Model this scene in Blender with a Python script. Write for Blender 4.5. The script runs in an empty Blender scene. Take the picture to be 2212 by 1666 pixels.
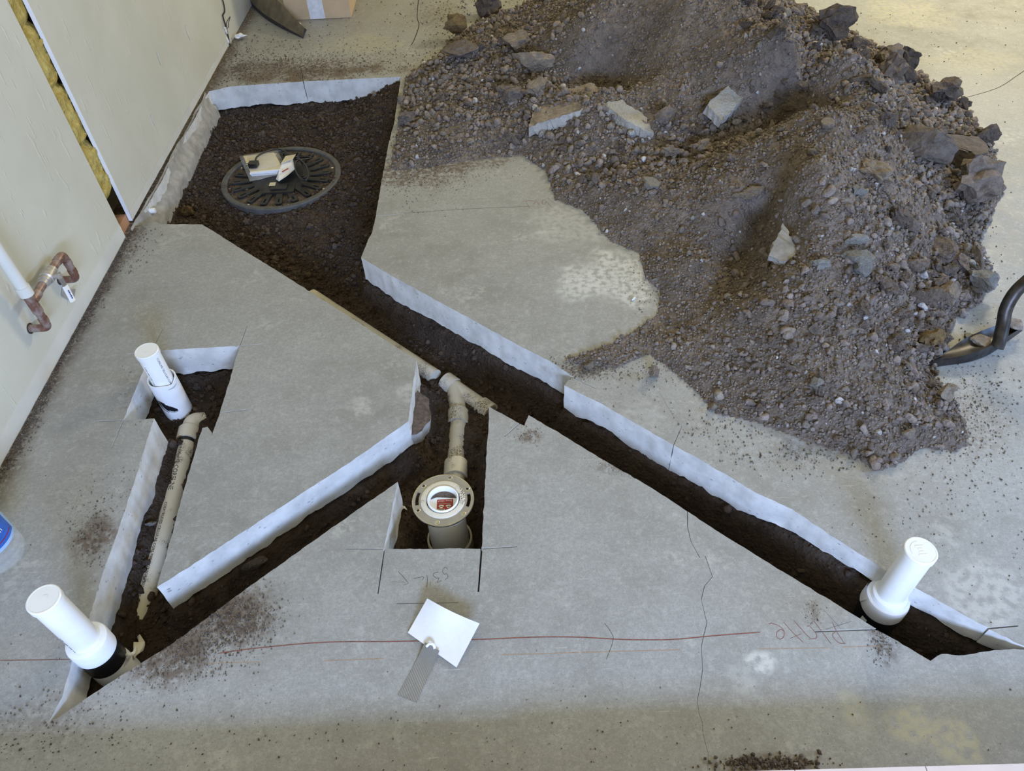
import bpy, bmesh, math, random
import numpy as np
from mathutils import Vector, Matrix
from mathutils.geometry import delaunay_2d_cdt
random.seed(5); rng = np.random.default_rng(11)
S = bpy.context.scene; COL = S.collection

# ------------------------------------------------------------------ camera
FPX, CX, CY, H = 1600.0, 1106.0, 833.0, 1.79
_n = np.array([74, 1507, 1600.0]); _n /= np.linalg.norm(_n)
_z = np.array([0, 0, 1.0]); _f = _z - (_z @ _n) * _n; _f /= np.linalg.norm(_f)
RW = np.array([np.cross(_n, _f), _f, -_n])          # rows: world axes in camera axes (x right, y down, z forward)
cam = bpy.data.cameras.new('camera'); cam.sensor_width = 36; cam.lens = 36 * FPX / 2212; cam.clip_start = .02
co = bpy.data.objects.new('camera', cam); COL.objects.link(co); S.camera = co
co.matrix_world = Matrix([[RW[i, 0], -RW[i, 1], -RW[i, 2], (0, 0, H)[i]] for i in range(3)] + [[0, 0, 0, 1]])

# ------------------------------------------------------------------ light
wd = bpy.data.worlds.new('room_light'); S.world = wd; wd.use_nodes = True
wd.node_tree.nodes['Background'].inputs[0].default_value = (.60, .52, .275, 1)
wd.node_tree.nodes['Background'].inputs[1].default_value = .93
def area(name, loc, target, sx, sy, power, col):
    l = bpy.data.lights.new(name, 'AREA'); l.shape = 'RECTANGLE'; l.size = sx; l.size_y = sy; l.energy = power; l.color = col
    o = bpy.data.objects.new(name, l); COL.objects.link(o); o.location = loc
    o.rotation_euler = (Vector(target) - Vector(loc)).to_track_quat('-Z', 'Y').to_euler(); return o
area('window_daylight', (.8, -3.0, 1.85), (.1, 2.2, 0), 1.7, .70, 315, (.43, .60, 1.0))
area('side_window_daylight', (3.6, 1.3, 1.35), (1.5, 1.25, 0), 1.2, .8, 62, (.28, .52, 1.0))
area('ceiling_lamp', (3.6, 5.6, 2.7), (3.0, 4.2, 0), 1.2, .5, 130, (1.0, .90, .66))
S.view_settings.view_transform = 'Standard'; S.view_settings.look = 'None'
S.view_settings.gamma = 1; S.view_settings.use_curve_mapping = False; S.view_settings.exposure = 0.0

# ------------------------------------------------------------------ measuring helpers (photo pixel -> point on a plane of the room)
def P(px, py, z=0.0):
    d = RW @ np.array([px - CX, py - CY, FPX]); t = (z - H) / d[2]; return np.array([t * d[0], t * d[1], z])
def W(px, py, x):
    d = RW @ np.array([px - CX, py - CY, FPX]); t = x / d[0]; return np.array([x, t * d[1], H + t * d[2]])

# ------------------------------------------------------------------ numpy noise
_lat = rng.random((256, 256))
def vnoise(x, y):
    xi = np.floor(x).astype(int); yi = np.floor(y).astype(int); fx = x - xi; fy = y - yi
    fx = fx * fx * (3 - 2 * fx); fy = fy * fy * (3 - 2 * fy); g = lambda a, b: _lat[a & 255, b & 255]
    return (g(xi, yi) * (1 - fx) + g(xi + 1, yi) * fx) * (1 - fy) + (g(xi, yi + 1) * (1 - fx) + g(xi + 1, yi + 1) * fx) * fy
def fbm(x, y, o=4):
    s = 0; a = .5
    for i in range(o): s = s + a * (vnoise(x * 2 ** i + 17 * i, y * 2 ** i + 31 * i) - .5); a *= .5
    return s
def sstep(a, b, x):
    t = np.clip((x - a) / (b - a), 0, 1); return t * t * (3 - 2 * t)

# ------------------------------------------------------------------ materials
def srgb(r, g, b):
    f = lambda c: ((c / 255 + .055) / 1.055) ** 2.4 if c > 10 else c / 255 / 12.92
    return (f(r), f(g), f(b))
class NT:
    def __init__(s, name):
        s.m = bpy.data.materials.new(name); s.m.use_nodes = True; s.t = s.m.node_tree; s.b = s.t.nodes['Principled BSDF']
        s.tc = s.n('ShaderNodeTexCoord').outputs['Object']
    def n(s, ty, **kw):
        q = s.t.nodes.new(ty)
        for k, v in kw.items(): setattr(q, k, v)
        return q
    def l(s, a, b): s.t.links.new(a, b)
    def put(s, sock, v):
        if hasattr(v, 'is_output') or hasattr(v, 'links'): s.l(v, sock)
        else: sock.default_value = v
    def noise(s, scale, detail=4, vec=None, rough=.6):
        q = s.n('ShaderNodeTexNoise'); q.inputs['Scale'].default_value = scale; q.inputs['Detail'].default_value = detail
        q.inputs['Roughness'].default_value = rough; s.l(vec if vec is not None else s.tc, q.inputs['Vector']); return q.outputs['Fac']
    def vor(s, scale, vec=None, feature='F1', out='Distance'):
        q = s.n('ShaderNodeTexVoronoi', feature=feature); q.inputs['Scale'].default_value = scale; s.l(vec if vec is not None else s.tc, q.inputs['Vector']); return q.outputs[out]
    def ramp(s, v, a, b, lo=0.0, hi=1.0):
        q = s.n('ShaderNodeMapRange', interpolation_type='SMOOTHSTEP'); s.l(v, q.inputs[0])
        for i, x in zip((1, 2, 3, 4), (a, b, lo, hi)): q.inputs[i].default_value = x
        return q.outputs[0]
    def math(s, op, a, b=0.0):
        q = s.n('ShaderNodeMath', operation=op); s.put(q.inputs[0], a); s.put(q.inputs[1], b); return q.outputs[0]
    def mix(s, f, a, b, mode='MIX'):
        q = s.n('ShaderNodeMix', data_type='RGBA', blend_type=mode); s.put(q.inputs[0], f)
        for i, v in ((6, a), (7, b)):
            if isinstance(v, tuple): q.inputs[i].default_value = (*v[:3], 1)
            else: s.l(v, q.inputs[i])
        return q.outputs[2]
    def map(s, scale=(1, 1, 1), rot=(0, 0, 0), loc=(0, 0, 0), vec=None):
        q = s.n('ShaderNodeMapping'); q.inputs['Scale'].default_value = scale; q.inputs['Rotation'].default_value = rot; q.inputs['Location'].default_value = loc
        s.l(vec if vec is not None else s.tc, q.inputs[0]); return q.outputs[0]
    def bump(s, hgt, strength=.3, dist=.01):
        q = s.n('ShaderNodeBump'); q.inputs['Strength'].default_value = strength; q.inputs['Distance'].default_value = dist
        s.l(hgt, q.inputs['Height']); s.l(q.outputs[0], s.b.inputs['Normal'])
    def fin(s, col=None, rough=.6, metal=0.0, spec=.5):
        if col is not None: s.put(s.b.inputs['Base Color'], (*col, 1) if isinstance(col, tuple) else col)
        s.put(s.b.inputs['Roughness'], rough); s.b.inputs['Metallic'].default_value = metal; s.b.inputs['Specular IOR Level'].default_value = spec; return s.m
def plain(name, c, rough=.5, metal=0.0, var=.12, scale=30, bump=0.0, spec=.5):
    q = NT(name); f = q.ramp(q.noise(scale, 5), .3, .7)
    col = q.mix(f, tuple(x * (1 - var) for x in c), tuple(min(1, x * (1 + var)) for x in c))
    if bump: q.bump(q.noise(scale * 3, 4), bump, .004)
    return q.fin(col, rough, metal, spec)

def make_floor_mat():
    q = NT('worn_concrete')
    a = q.ramp(q.noise(1.3, 5), .32, .68); b = q.ramp(q.noise(9, 6, rough=.7), .3, .7); c = q.ramp(q.noise(90, 4), .3, .7)
    col = q.mix(a, (.245, .243, .23), (.36, .364, .36))
    col = q.mix(q.math('MULTIPLY', b, .6), col, (.40, .40, .385)); col = q.mix(q.math('MULTIPLY', c, .42), col, (.215, .213, .195)); col = q.mix(q.math('MULTIPLY', q.ramp(q.noise(34, 4, rough=.7), .5, .68), .38), col, (.46, .46, .44))
    col = q.mix(q.math('MULTIPLY', q.ramp(q.noise(230, 3), .5, .66), .4), col, (.20, .198, .18)); col = q.mix(q.math('MULTIPLY', q.ramp(q.noise(170, 2), .60, .70), .4), col, (.50, .50, .48))
    blot = q.math('MULTIPLY', q.ramp(q.noise(3.1, 7, rough=.75), .56, .66), q.ramp(q.noise(38, 3), .42, .56))
    col = q.mix(q.math('MULTIPLY', blot, .5), col, (.50, .50, .47))
    for rot, sc in ((.5, 1.0), (1.9, 1.3), (-.6, .8)):                    # fine pale scratches
        v = q.map((9 * sc, 150 * sc, 1), (0, 0, rot)); s_ = q.ramp(q.noise(1.0, 2, v), .70, .76)
        col = q.mix(q.math('MULTIPLY', s_, .38), col, (.56, .55, .50))
    spk = q.ramp(q.vor(130), .0, .16, 1, 0); col = q.mix(q.math('MULTIPLY', spk, .5), col, (.55, .54, .5))
    spk = q.math('MULTIPLY', q.ramp(q.vor(55), .05, .10, 1, 0), q.ramp(q.noise(4, 2), .5, .62)); col = q.mix(q.math('MULTIPLY', spk, .65), col, (.10, .085, .06))
    sep = q.n('ShaderNodeSeparateXYZ'); q.l(q.tc, sep.inputs[0])
    wob = q.noise(7, 5)
    def spot(px, py, rx, ry, colr, amt, edge=.5, grain=45):
        nonlocal col
        c0 = P(px, py)
        v = q.map((1 / rx, 1 / ry, 0), loc=(-c0[0] / rx, -c0[1] / ry, 0)); L = q.n('ShaderNodeVectorMath', operation='LENGTH'); q.l(v, L.inputs[0])
        d = q.math('ADD', L.outputs['Value'], q.math('MULTIPLY', q.math('SUBTRACT', wob, .5), 1.6))
        f = q.math('MULTIPLY', q.ramp(d, edge, 1.0, 1, 0), q.ramp(q.noise(grain, 3), .35, .6)); col = q.mix(q.math('MULTIPLY', f, amt), col, colr)
    pale = (.60, .60, .57); dust = (.13, .095, .07); tan = (.5, .47, .32)
    for a_ in ((1330, 600, .22, .2, pale, .8), (1240, 480, .22, .2, pale, .35), (1260, 620, .12, .10, pale, .5), (1640, 1430, .05, .04, pale, .8), (1600, 1470, .05, .06, pale, .3),
               (1960, 1560, .06, .05, tan, .6), (2060, 1600, .07, .06, tan, .6), (1850, 1530, .05, .06, tan, .35), (1960, 30, .3, .3, tan, .5), (2100, 130, .3, .2, tan, .35),
               (780, 95, .3, .18, tan, .4), (2120, 1290, .15, .12, pale, .45), (780, 880, .06, .06, pale, .45), (880, 850, .05, .06, pale, .35), (1390, 900, .1, .1, pale, .2)): spot(*a_)
    for a_ in ((640, 152, .62, .20, dust, .9, .35), (680, 160, .60, .12, dust, .9, .45, 12), (540, 150, .30, .15, dust, .8, .3, 14), (500, 1330, .17, .13, dust, .95, .3), (490, 1330, .15, .11, dust, .95, .4, 14), (390, 1395, .14, .08, dust, .9, .35, 16), (215, 1150, .06, .09, dust, .7, .3, 16), (360, 1420, .15, .10, dust, .85, .25), (205, 1165, .09, .10, dust, .85, .3),
               (1910, 1395, .05, .07, dust, .7, .2), (900, 370, .30, .18, dust, .85, .4), (1000, 350, .35, .12, dust, .7, .4), (430, 1215, .05, .06, dust, .3, .3), (940, 30, .25, .35, dust, .5, .2),
               (1760, 1322, .03, .05, dust, .5, .2), (1145, 945, .05, .04, dust, .7, .3), (1330, 1010, .08, .03, dust, .5, .3), (290, 830, .07, .1, dust, .25, .2), (280, 880, .05, .07, dust, .35, .2),
               (2060, 900, .22, .22, dust, .35, .3), (1660, 1650, .16, .03, dust, .9, .3), (60, 1560, .2, .12, dust, .35, .2), (1270, 800, .12, .05, dust, .8, .3), (1760, 960, .25, .1, dust, .4, .3)): spot(*a_)
    for (y0, x0, x1) in ((0, -1.60, -1.50),):                            # dirt band along the foot of the wall
        f = q.ramp(q.math('ADD', sep.outputs[0], q.math('MULTIPLY', q.math('SUBTRACT', wob, .5), .10)), x0 + .01, x1 + .0, 1, 0); col = q.mix(q.math('MULTIPLY', f, q.ramp(q.noise(60, 3), .25, .55)), col, (.105, .078, .058))
    q.bump(q.math('ADD', q.noise(140, 3), q.math('MULTIPLY', b, .6)), .12, .003)
    return q.fin(col, q.ramp(b, 0, 1, .42, .62), 0, .45)
def make_cut_mat():
    q = NT('saw_cut_concrete'); f = q.ramp(q.noise(14, 5), .3, .7); col = q.mix(f, (.50, .50, .49), (.66, .66, .65))
    v = q.map((1, 1, 1.8)); g = q.math('MULTIPLY', q.ramp(q.math('ADD', q.vor(40, v), q.math('MULTIPLY', q.math('SUBTRACT', q.noise(26, 3), .5), .9)), .04, .17, 1, 0), q.ramp(q.noise(9, 2), .38, .52)); col = q.mix(q.math('MULTIPLY', g, .75), col, (.24, .24, .25))
    col = q.mix(q.ramp(q.noise(4.5, 4), .60, .72, 0, .5), col, (.36, .31, .24))
    q.bump(q.noise(60, 4), .25, .004); return q.fin(col, .8, 0, .3)
def make_soil_mat(name, c, bumpy=.9):
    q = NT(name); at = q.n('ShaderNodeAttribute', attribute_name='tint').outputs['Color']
    f = q.ramp(q.noise(24, 6, rough=.75), .3, .7); col = q.mix(f, tuple(x * .72 for x in c), tuple(x * 1.25 for x in c))
    g = q.ramp(q.vor(210), .02, .14, 1, 0); g = q.math('MULTIPLY', g, q.ramp(q.noise(45, 2), .5, .6)); col = q.mix(q.math('MULTIPLY', g, .35), col, (.42, .40, .36))
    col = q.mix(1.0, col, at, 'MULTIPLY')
    q.bump(q.math('ADD', q.math('ADD', q.noise(160, 5, rough=.75), q.math('MULTIPLY', q.vor(95), 1.0)), q.math('MULTIPLY', q.vor(42), 1.3)), bumpy, .012); return q.fin(col, .95, 0, .12)
def make_rock_mat(name, c, c2, speck=.3, scale=22):
    q = NT(name); f = q.ramp(q.noise(3.2, 7, rough=.78), .34, .66); col = q.mix(f, c, c2)
    g = q.ramp(q.vor(9), .02, .12, 1, 0); col = q.mix(q.math('MULTIPLY', g, speck), col, (.55, .54, .5))
    rnd = q.n('ShaderNodeObjectInfo').outputs['Random']; col = q.mix(1.0, col, q.mix(rnd, (.78, .76, .74), (1.12, 1.08, 1.05)), 'MULTIPLY')
    q.bump(q.math('ADD', q.noise(5, 7, rough=.75), q.math('MULTIPLY', q.vor(7), .4)), .75, .07); return q.fin(col, .92, 0, .15)
def make_pvc(name, c=(.80, .79, .74), dirt=0.0, seed=0):
    q = NT(name); col = q.mix(q.ramp(q.noise(9, 4), .3, .7), c, tuple(x * .93 for x in c))
    if dirt:
        v = q.map(loc=(seed, 0, 0)); f = q.math('MULTIPLY', q.ramp(q.noise(11, 4, v), .56 - dirt * .16, .68 - dirt * .1), q.ramp(q.noise(330, 3, v), .46, .56)); col = q.mix(f, col, (.075, .055, .042))
    return q.fin(col, .32 if not dirt else .5, 0, .5)

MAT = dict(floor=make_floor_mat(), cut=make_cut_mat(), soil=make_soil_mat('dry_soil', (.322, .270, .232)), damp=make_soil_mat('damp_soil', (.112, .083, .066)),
    clod=make_rock_mat('soil_clod', (.195, .160, .136), (.335, .283, .245)), stone=make_rock_mat('tan_stone', (.28, .235, .185), (.44, .38, .31)),
    concrete=make_rock_mat('broken_concrete', (.31, .31, .295), (.46, .46, .445), .4), greyrock=make_rock_mat('grey_rock', (.205, .175, .153), (.34, .295, .262)), ochre=make_rock_mat('ochre_rock', (.20, .14, .07), (.33, .24, .12)),
    dark=make_rock_mat('dark_clod', (.13, .107, .092), (.235, .20, .175)), pvc=make_pvc('white_pvc', (.86, .87, .87)), pvcd=make_pvc('soiled_pvc', (.60, .57, .50), .6), pvcl=make_pvc('printed_pvc', (.70, .66, .56), .35, 3),
    foam=plain('white_foam_sleeve', (.80, .82, .86), .55, 0, .03, 40), tape=plain('black_tape', (.012, .012, .016), .35), black=plain('black_plastic', (.015, .0145, .015), .5, 0, .5, 25),
    rim=plain('grey_rubber_rim', (.085, .084, .082), .7, 0, .2), steel=plain('galvanised_steel', (.42, .42, .42), .32, .7, .06), chrome=plain('chrome', (.75, .75, .75), .15, 1), pipe=NT('aged_copper'),
    brass=plain('nickel_brass', (.46, .43, .39), .4, .45, .15, 60), card=plain('cardboard', (.50, .37, .23), .85, 0, .06, 12), tapew=plain('paper_tape', (.62, .63, .68), .6), paper=plain('paper', (.80, .81, .84), .8, 0, .02, 60, .1),
    manila=plain('aged_booklet', (.62, .55, .38), .75, 0, .1, 14), red=plain('red_ink', (.30, .018, .022), .5), blue=plain('blue_ink', (.03, .08, .35), .5), ink=plain('black_ink', (.02, .02, .02), .6), chalk=plain('red_chalk', (.22, .075, .06), .95, 0, .3, 90),
    orange=plain('orange_chalk', (.46, .26, .14), .95, 0, .25, 90), pencil=plain('pencil', (.06, .058, .055), .8, 0, .3, 90), crack=plain('crack_shadow', (.03, .027, .022), 1), wood=plain('pine', (.42, .22, .12), .7, 0, .2, 9), plank=plain('dark_plank', (.125, .10, .062), .5, 0, .35, 14), plankd=plain('plank_edge', (.03, .026, .026), .7, 0, .4, 40),
    iron=plain('shovel_steel', (.055, .05, .048), .42, .75, .35, 35), wallp=None, tile=plain('pale_tile', (.66, .56, .52), .5, 0, .05, 10), foot=plain('footing_concrete', (.33, .315, .29), .9, 0, .22, 18, .5), dirtp=plain('dried_dirt', (.24, .205, .178), .95, 0, .3, 60, .6),
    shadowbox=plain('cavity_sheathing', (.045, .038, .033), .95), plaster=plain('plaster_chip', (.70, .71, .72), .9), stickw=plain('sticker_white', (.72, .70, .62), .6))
def _cop():
    q = MAT['pipe']; f = q.ramp(q.noise(26, 5), .4, .62); q.b.inputs['Metallic'].default_value = .55
    col = q.mix(f, (.23, .115, .085), (.36, .29, .26)); MAT['pipe'] = q.fin(col, q.ramp(f, 0, 1, .38, .55), .55)
_cop()
def _wall():
    q = NT('textured_wall_paint'); col = q.mix(q.ramp(q.noise(2.2, 4), .3, .7), (.56, .555, .475), (.62, .615, .54))
    v = q.map((1, 26, 5), (0.25, 0, 0)); r = q.ramp(q.noise(1.6, 3, v), .62, .70); col = q.mix(q.math('MULTIPLY', r, .3), col, (.68, .68, .60)); n2 = q.noise(5, 3)
    q.bump(q.math('ADD', r, q.math('MULTIPLY', n2, .7)), .35, .005); MAT['wallp'] = q.fin(col, .6, 0, .4)
    q = NT('fiberglass'); f = q.noise(30, 6, q.map((1, 1, .35)), .75); f = q.ramp(f, .3, .7); col = q.mix(f, (.36, .26, .06), (.62, .52, .20)); q.bump(q.noise(60, 5), .9, .012); MAT['wool'] = q.fin(col, .95, 0, .1)
    q = NT('clear_plastic'); q.b.inputs['Alpha'].default_value = .13; MAT['clear'] = q.fin((.82, .88, .95), .06, 0, .9)
    q = NT('plastic_bag'); q.b.inputs['Alpha'].default_value = .28; MAT['bag'] = q.fin((.75, .76, .78), .18)
_wall()

MAT['mud'] = plain('dried_mud', (.105, .078, .060), .95, 0, .35, 60, .6)
# ------------------------------------------------------------------ mesh builder
class MB:
    def __init__(s): s.v = []; s.f = []; s.mi = []; s.cur = 0
    def add(s, vs, fs, mi=None):
        o = len(s.v); s.v += [tuple(map(float, p)) for p in vs]; s.f += [tuple(i + o for i in f) for f in fs]; s.mi += [s.cur if mi is None else mi] * len(fs); return s
    def box(s, a, b, M=None):
        vs = [Vector((x, y, z)) for x in (a[0], b[0]) for y in (a[1], b[1]) for z in (a[2], b[2])]
        if M is not None: vs = [M @ v for v in vs]
        return s.add(vs, [(0, 1, 3, 2), (4, 6, 7, 5), (0, 4, 5, 1), (2, 3, 7, 6), (0, 2, 6, 4), (1, 5, 7, 3)])
    def lathe(s, prof, n=48, c=(0, 0, 0), M=None, closed=False, cap=True):
        vs = []
        for r, z in prof:
            for i in range(n):
                a = 2 * math.pi * i / n; p = Vector((r * math.cos(a), r * math.sin(a), z)); p = M @ p if M is not None else p; vs.append(p + Vector(c))
        k = len(prof); fs = [(j * n + i, j * n + (i + 1) % n, ((j + 1) % k) * n + (i + 1) % n, ((j + 1) % k) * n + i) for j in range(k if closed else k - 1) for i in range(n)]
        if not closed and cap:
            if prof[0][0] < 1e-6 or True: fs.append(tuple(reversed(range(n))))
            fs.append(tuple((k - 1) * n + i for i in range(n)))
        return s.add(vs, fs)
    def tube(s, path, r, n=16, cap=True):
        pts = [Vector(p) for p in path]; m = len(pts); rs = [r] * m if not hasattr(r, '__len__') else list(r); T = []
        for i in range(m): T.append((pts[min(i + 1, m - 1)] - pts[max(i - 1, 0)]).normalized())
        u = T[0].orthogonal().normalized(); vs = []
        for i in range(m):
            if i: u = (u - T[i] * u.dot(T[i])).normalized()
            w = T[i].cross(u)
            for k in range(n): a = 2 * math.pi * k / n; vs.append(pts[i] + (u * math.cos(a) + w * math.sin(a)) * rs[i])
        fs = [(i * n + k, i * n + (k + 1) % n, (i + 1) * n + (k + 1) % n, (i + 1) * n + k) for i in range(m - 1) for k in range(n)]
        if cap: fs += [tuple(reversed(range(n))), tuple((m - 1) * n + k for k in range(n))]
        return s.add(vs, fs)
    def prism(s, poly, z0, z1, M=None):
        n = len(poly); vs = [Vector((x, y, z0)) for x, y in poly] + [Vector((x, y, z1)) for x, y in poly]
        if M is not None: vs = [M @ v for v in vs]
        return s.add(vs, [tuple(reversed(range(n))), tuple(range(n, 2 * n))] + [(i, (i + 1) % n, n + (i + 1) % n, n + i) for i in range(n)])
    def ribbon(s, path, w, z=.0004):                                       # flat printed / chalk stroke on the floor
        p = [np.array(q[:2]) for q in path]; n = len(p); vs = []
        for i in range(n):
            t = p[min(i + 1, n - 1)] - p[max(i - 1, 0)]; t = t / (np.linalg.norm(t) + 1e-9); k = np.array([-t[1], t[0]]) * w / 2 * (1 if 0 < i < n - 1 else .6)
            vs += [(*(p[i] + k), z), (*(p[i] - k), z)]
        return s.add(vs, [(2 * i, 2 * i + 1, 2 * i + 3, 2 * i + 2) for i in range(n - 1)])
    def build(s, name, mats, parent=None, smooth=None, origin=None, **props):
        me = bpy.data.meshes.new(name); vs = s.v
        if origin is not None: vs = [(x - origin[0], y - origin[1], z - origin[2]) for x, y, z in vs]
        me.from_pydata(vs, [], s.f); 
        for m in (mats if isinstance(mats, (list, tuple)) else [mats]): me.materials.append(MAT[m])
        if any(s.mi): me.polygons.foreach_set('material_index', s.mi)
        if smooth is not None:
            me.polygons.foreach_set('use_smooth', [True] * len(me.polygons)); me.set_sharp_from_angle(angle=math.radians(smooth))
        me.update(); return link(name, me, parent, loc=origin, **props)
def link(name, me, parent=None, loc=None, **props):
    o = bpy.data.objects.new(name, me); COL.objects.link(o)
    w = Vector(); q = parent
    while q is not None: w += Vector(q.location); q = q.parent
    o.location = (Vector(loc) if loc is not None else Vector()) - w
    if parent is not None: o.parent = parent
    for k, v in props.items(): o[k] = v
    return o
def thing(name, loc, label, category, group=None):
    o = bpy.data.objects.new(name, None); COL.objects.link(o); o.location = loc; o.empty_display_size = .05; o['label'] = label; o['category'] = category
    if group: o['group'] = group
    return o
def fillet(path, rad, n=6):
    p = [Vector(q) for q in path]; out = [p[0]]
    for i in range(1, len(p) - 1):
        a = (p[i - 1] - p[i]); b = (p[i + 1] - p[i]); r = min(rad, a.length * .49, b.length * .49); A = p[i] + a.normalized() * r; B = p[i] + b.normalized() * r
        for k in range(n + 1): t = k / n; out.append(A * (1 - t) ** 2 + p[i] * 2 * t * (1 - t) + B * t * t)
    return out + [p[-1]]
def smooth_path(pts, n=6):
    p = [np.array(q, float) for q in pts]; p = [2 * p[0] - p[1]] + p + [2 * p[-1] - p[-2]]; out = []
    for i in range(1, len(p) - 2):
        for k in range(n):
            t = k / n; out.append(.5 * (2 * p[i] + (p[i + 1] - p[i - 1]) * t + (2 * p[i - 1] - 5 * p[i] + 4 * p[i + 1] - p[i + 2]) * t * t + (3 * p[i] - p[i - 1] - 3 * p[i + 1] + p[i + 2]) * t ** 3))
    return out + [p[-2]]
def evenodd(pts, loops):
    pts = np.asarray(pts, float); ins = np.zeros(len(pts), bool)
    for lp in loops:
        a = np.asarray(lp, float); b = np.roll(a, -1, 0)
        for (x0, y0), (x1, y1) in zip(a, b):
            if y0 == y1: continue
            c = ((y0 > pts[:, 1]) != (y1 > pts[:, 1])) & (pts[:, 0] < (x1 - x0) * (pts[:, 1] - y0) / (y1 - y0) + x0); ins ^= c
    return ins
def cdt_fill(loops):
    vs = []; es = []
    for lp in loops:
        o = len(vs); vs += [Vector((float(x), float(y))) for x, y in lp]; es += [(o + i, o + (i + 1) % len(lp)) for i in range(len(lp))]
    V, _, F, *_r = delaunay_2d_cdt(vs, es, [], 0, 1e-7); c = np.array([[sum(V[i].x for i in f) / 3, sum(V[i].y for i in f) / 3] for f in F]); keep = evenodd(c, loops)
    return [(v.x, v.y) for v in V], [tuple(f) for f, k in zip(F, keep) if k]
def plate(mb, loops, z0, z1):
    V, F = cdt_fill(loops); mb.add([(x, y, z1) for x, y in V], F); mb.add([(x, y, z0) for x, y in V], [tuple(reversed(f)) for f in F])
    for lp in loops:
        n = len(lp); mb.add([(x, y, z0) for x, y in lp] + [(x, y, z1) for x, y in lp], [(i, (i + 1) % n, n + (i + 1) % n, n + i) for i in range(n)])
def circ(r, n=48, c=(0, 0), a0=0): return [(c[0] + r * math.cos(a0 + 2 * math.pi * i / n), c[1] + r * math.sin(a0 + 2 * math.pi * i / n)) for i in range(n)]
def text_mesh(body, size, fn, space=1.0):
    cu = bpy.data.curves.new('lettering', 'FONT'); cu.body = body; cu.size = size; cu.align_x = 'CENTER'; cu.align_y = 'CENTER'; cu.space_character = space; cu.resolution_u = 2
    o = bpy.data.objects.new('lettering', cu); COL.objects.link(o); dg = bpy.context.evaluated_depsgraph_get(); m = o.evaluated_get(dg).to_mesh()
    mb = MB(); mb.add([fn(v.co.x, v.co.y) for v in m.vertices], [tuple(p.vertices) for p in m.polygons]); o.evaluated_get(dg).to_mesh_clear(); bpy.data.objects.remove(o); bpy.data.curves.remove(cu); return mb

# ------------------------------------------------------------------ the floor slab with the sawn trenches
SP = lambda *p, w=.0036: ('spike', p, w)
CONT = [(283, 490), (318, 484), (330, 478), (348, 484), (437, 485), (520, 537), (600, 586), (720, 662), (810, 720), (900, 778), (882, 910), (762, 995), (640, 1074), (500, 1166), (339, 1269),
    (347, 1239), (361, 1192), (400, 1049), (419, 986), (430, 945), (437, 925), (448, 922), (457, 934), (457, 941), (475, 892), SP((535, 885)), (518, 747), SP((568, 744)), SP((534, 702)), (327, 758), SP((351, 712)), SP((276, 766)),
    (266, 908), SP((203, 911)), SP((241, 968)), (333, 904), (322, 936), (290, 1042), (251, 1158), (222, 1238), (193, 1336), (156, 1427), (134, 1507), (104, 1565), (236, 1476), (375, 1389), (518, 1283), (631, 1201), (859, 1041),
    (830, 1186), SP((747, 1186), w=.003), SP((816, 1283), w=.005), (1040, 1186), SP((1033, 1279), w=.0062), SP((1117, 1181), w=.004), (1057, 879), (1122, 915), SP((1090, 943)), (1133, 920), (1142, 897), (1215, 940), (1300, 992), (1400, 1050),
    (1485, 1105), SP((1485, 1137), (1493, 1171), (1512, 1205), (1523, 1200), (1539, 1246), (1522, 1266), (1515, 1295), (1521, 1321), (1527, 1346), (1519, 1378), (1515, 1399), (1518, 1446), (1512, 1487), (1506, 1513), (1510, 1541), (1518, 1562), (1518, 1582), (1525, 1610), (1530, 1630), (1529, 1664), (1535, 1720), w=.0022),
    (1545, 1145), (1650, 1210), (1701, 1241), (1813, 1309), (1850, 1332), (1893, 1360), SP((1760, 1365), w=.0045), (1950, 1393), (2010, 1428), (2034, 1413), (2081, 1416), (2126, 1408), (2190, 1402), (2240, 1406), (2190, 1387), (2135, 1358), SP((2200, 1352), w=.005),
    (1990, 1277), (1911, 1231), (1786, 1151), (1711, 1100), (1635, 1066), (1506, 989), (1455, 962), SP((1463, 944), (1473, 921), (1460, 907), (1439, 874), (1431, 857), (1414, 837), w=.002), (1299, 872), (1219, 833), (1227, 822), (1238, 815), SP((1288, 840)),
    (1200, 787), (1100, 735), (1000, 680), (850, 598), (780, 557), (795, 518), (803, 504), (812, 467), SP((873, 462)), (825, 387), (840, 309), (852, 262), (866, 166), (760, 171), (655, 176), SP((649, 140)), (497, 187), (452, 197),
    ('w', (-1.583, 3.93)), ('w', (-1.574, 3.7)), ('w', (-1.586, 3.4)), ('w', (-1.572, 3.1)), ('w', (-1.582, 2.8))]
main = []; full = []                                                     # main: trench outline; full: with kerfs and cracks
corner = [(np.array(c[1]) if c[0] == 'w' else P(*c)[:2]) if c[0] != 'spike' else c for c in CONT]
real = [c for c in corner if not isinstance(c, tuple)]
def chip(p): return p + (np.array([fbm(p[0] * 60, p[1] * 60, 3), fbm(p[0] * 60 + 40, p[1] * 60 + 9, 3)]) * .006)
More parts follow.
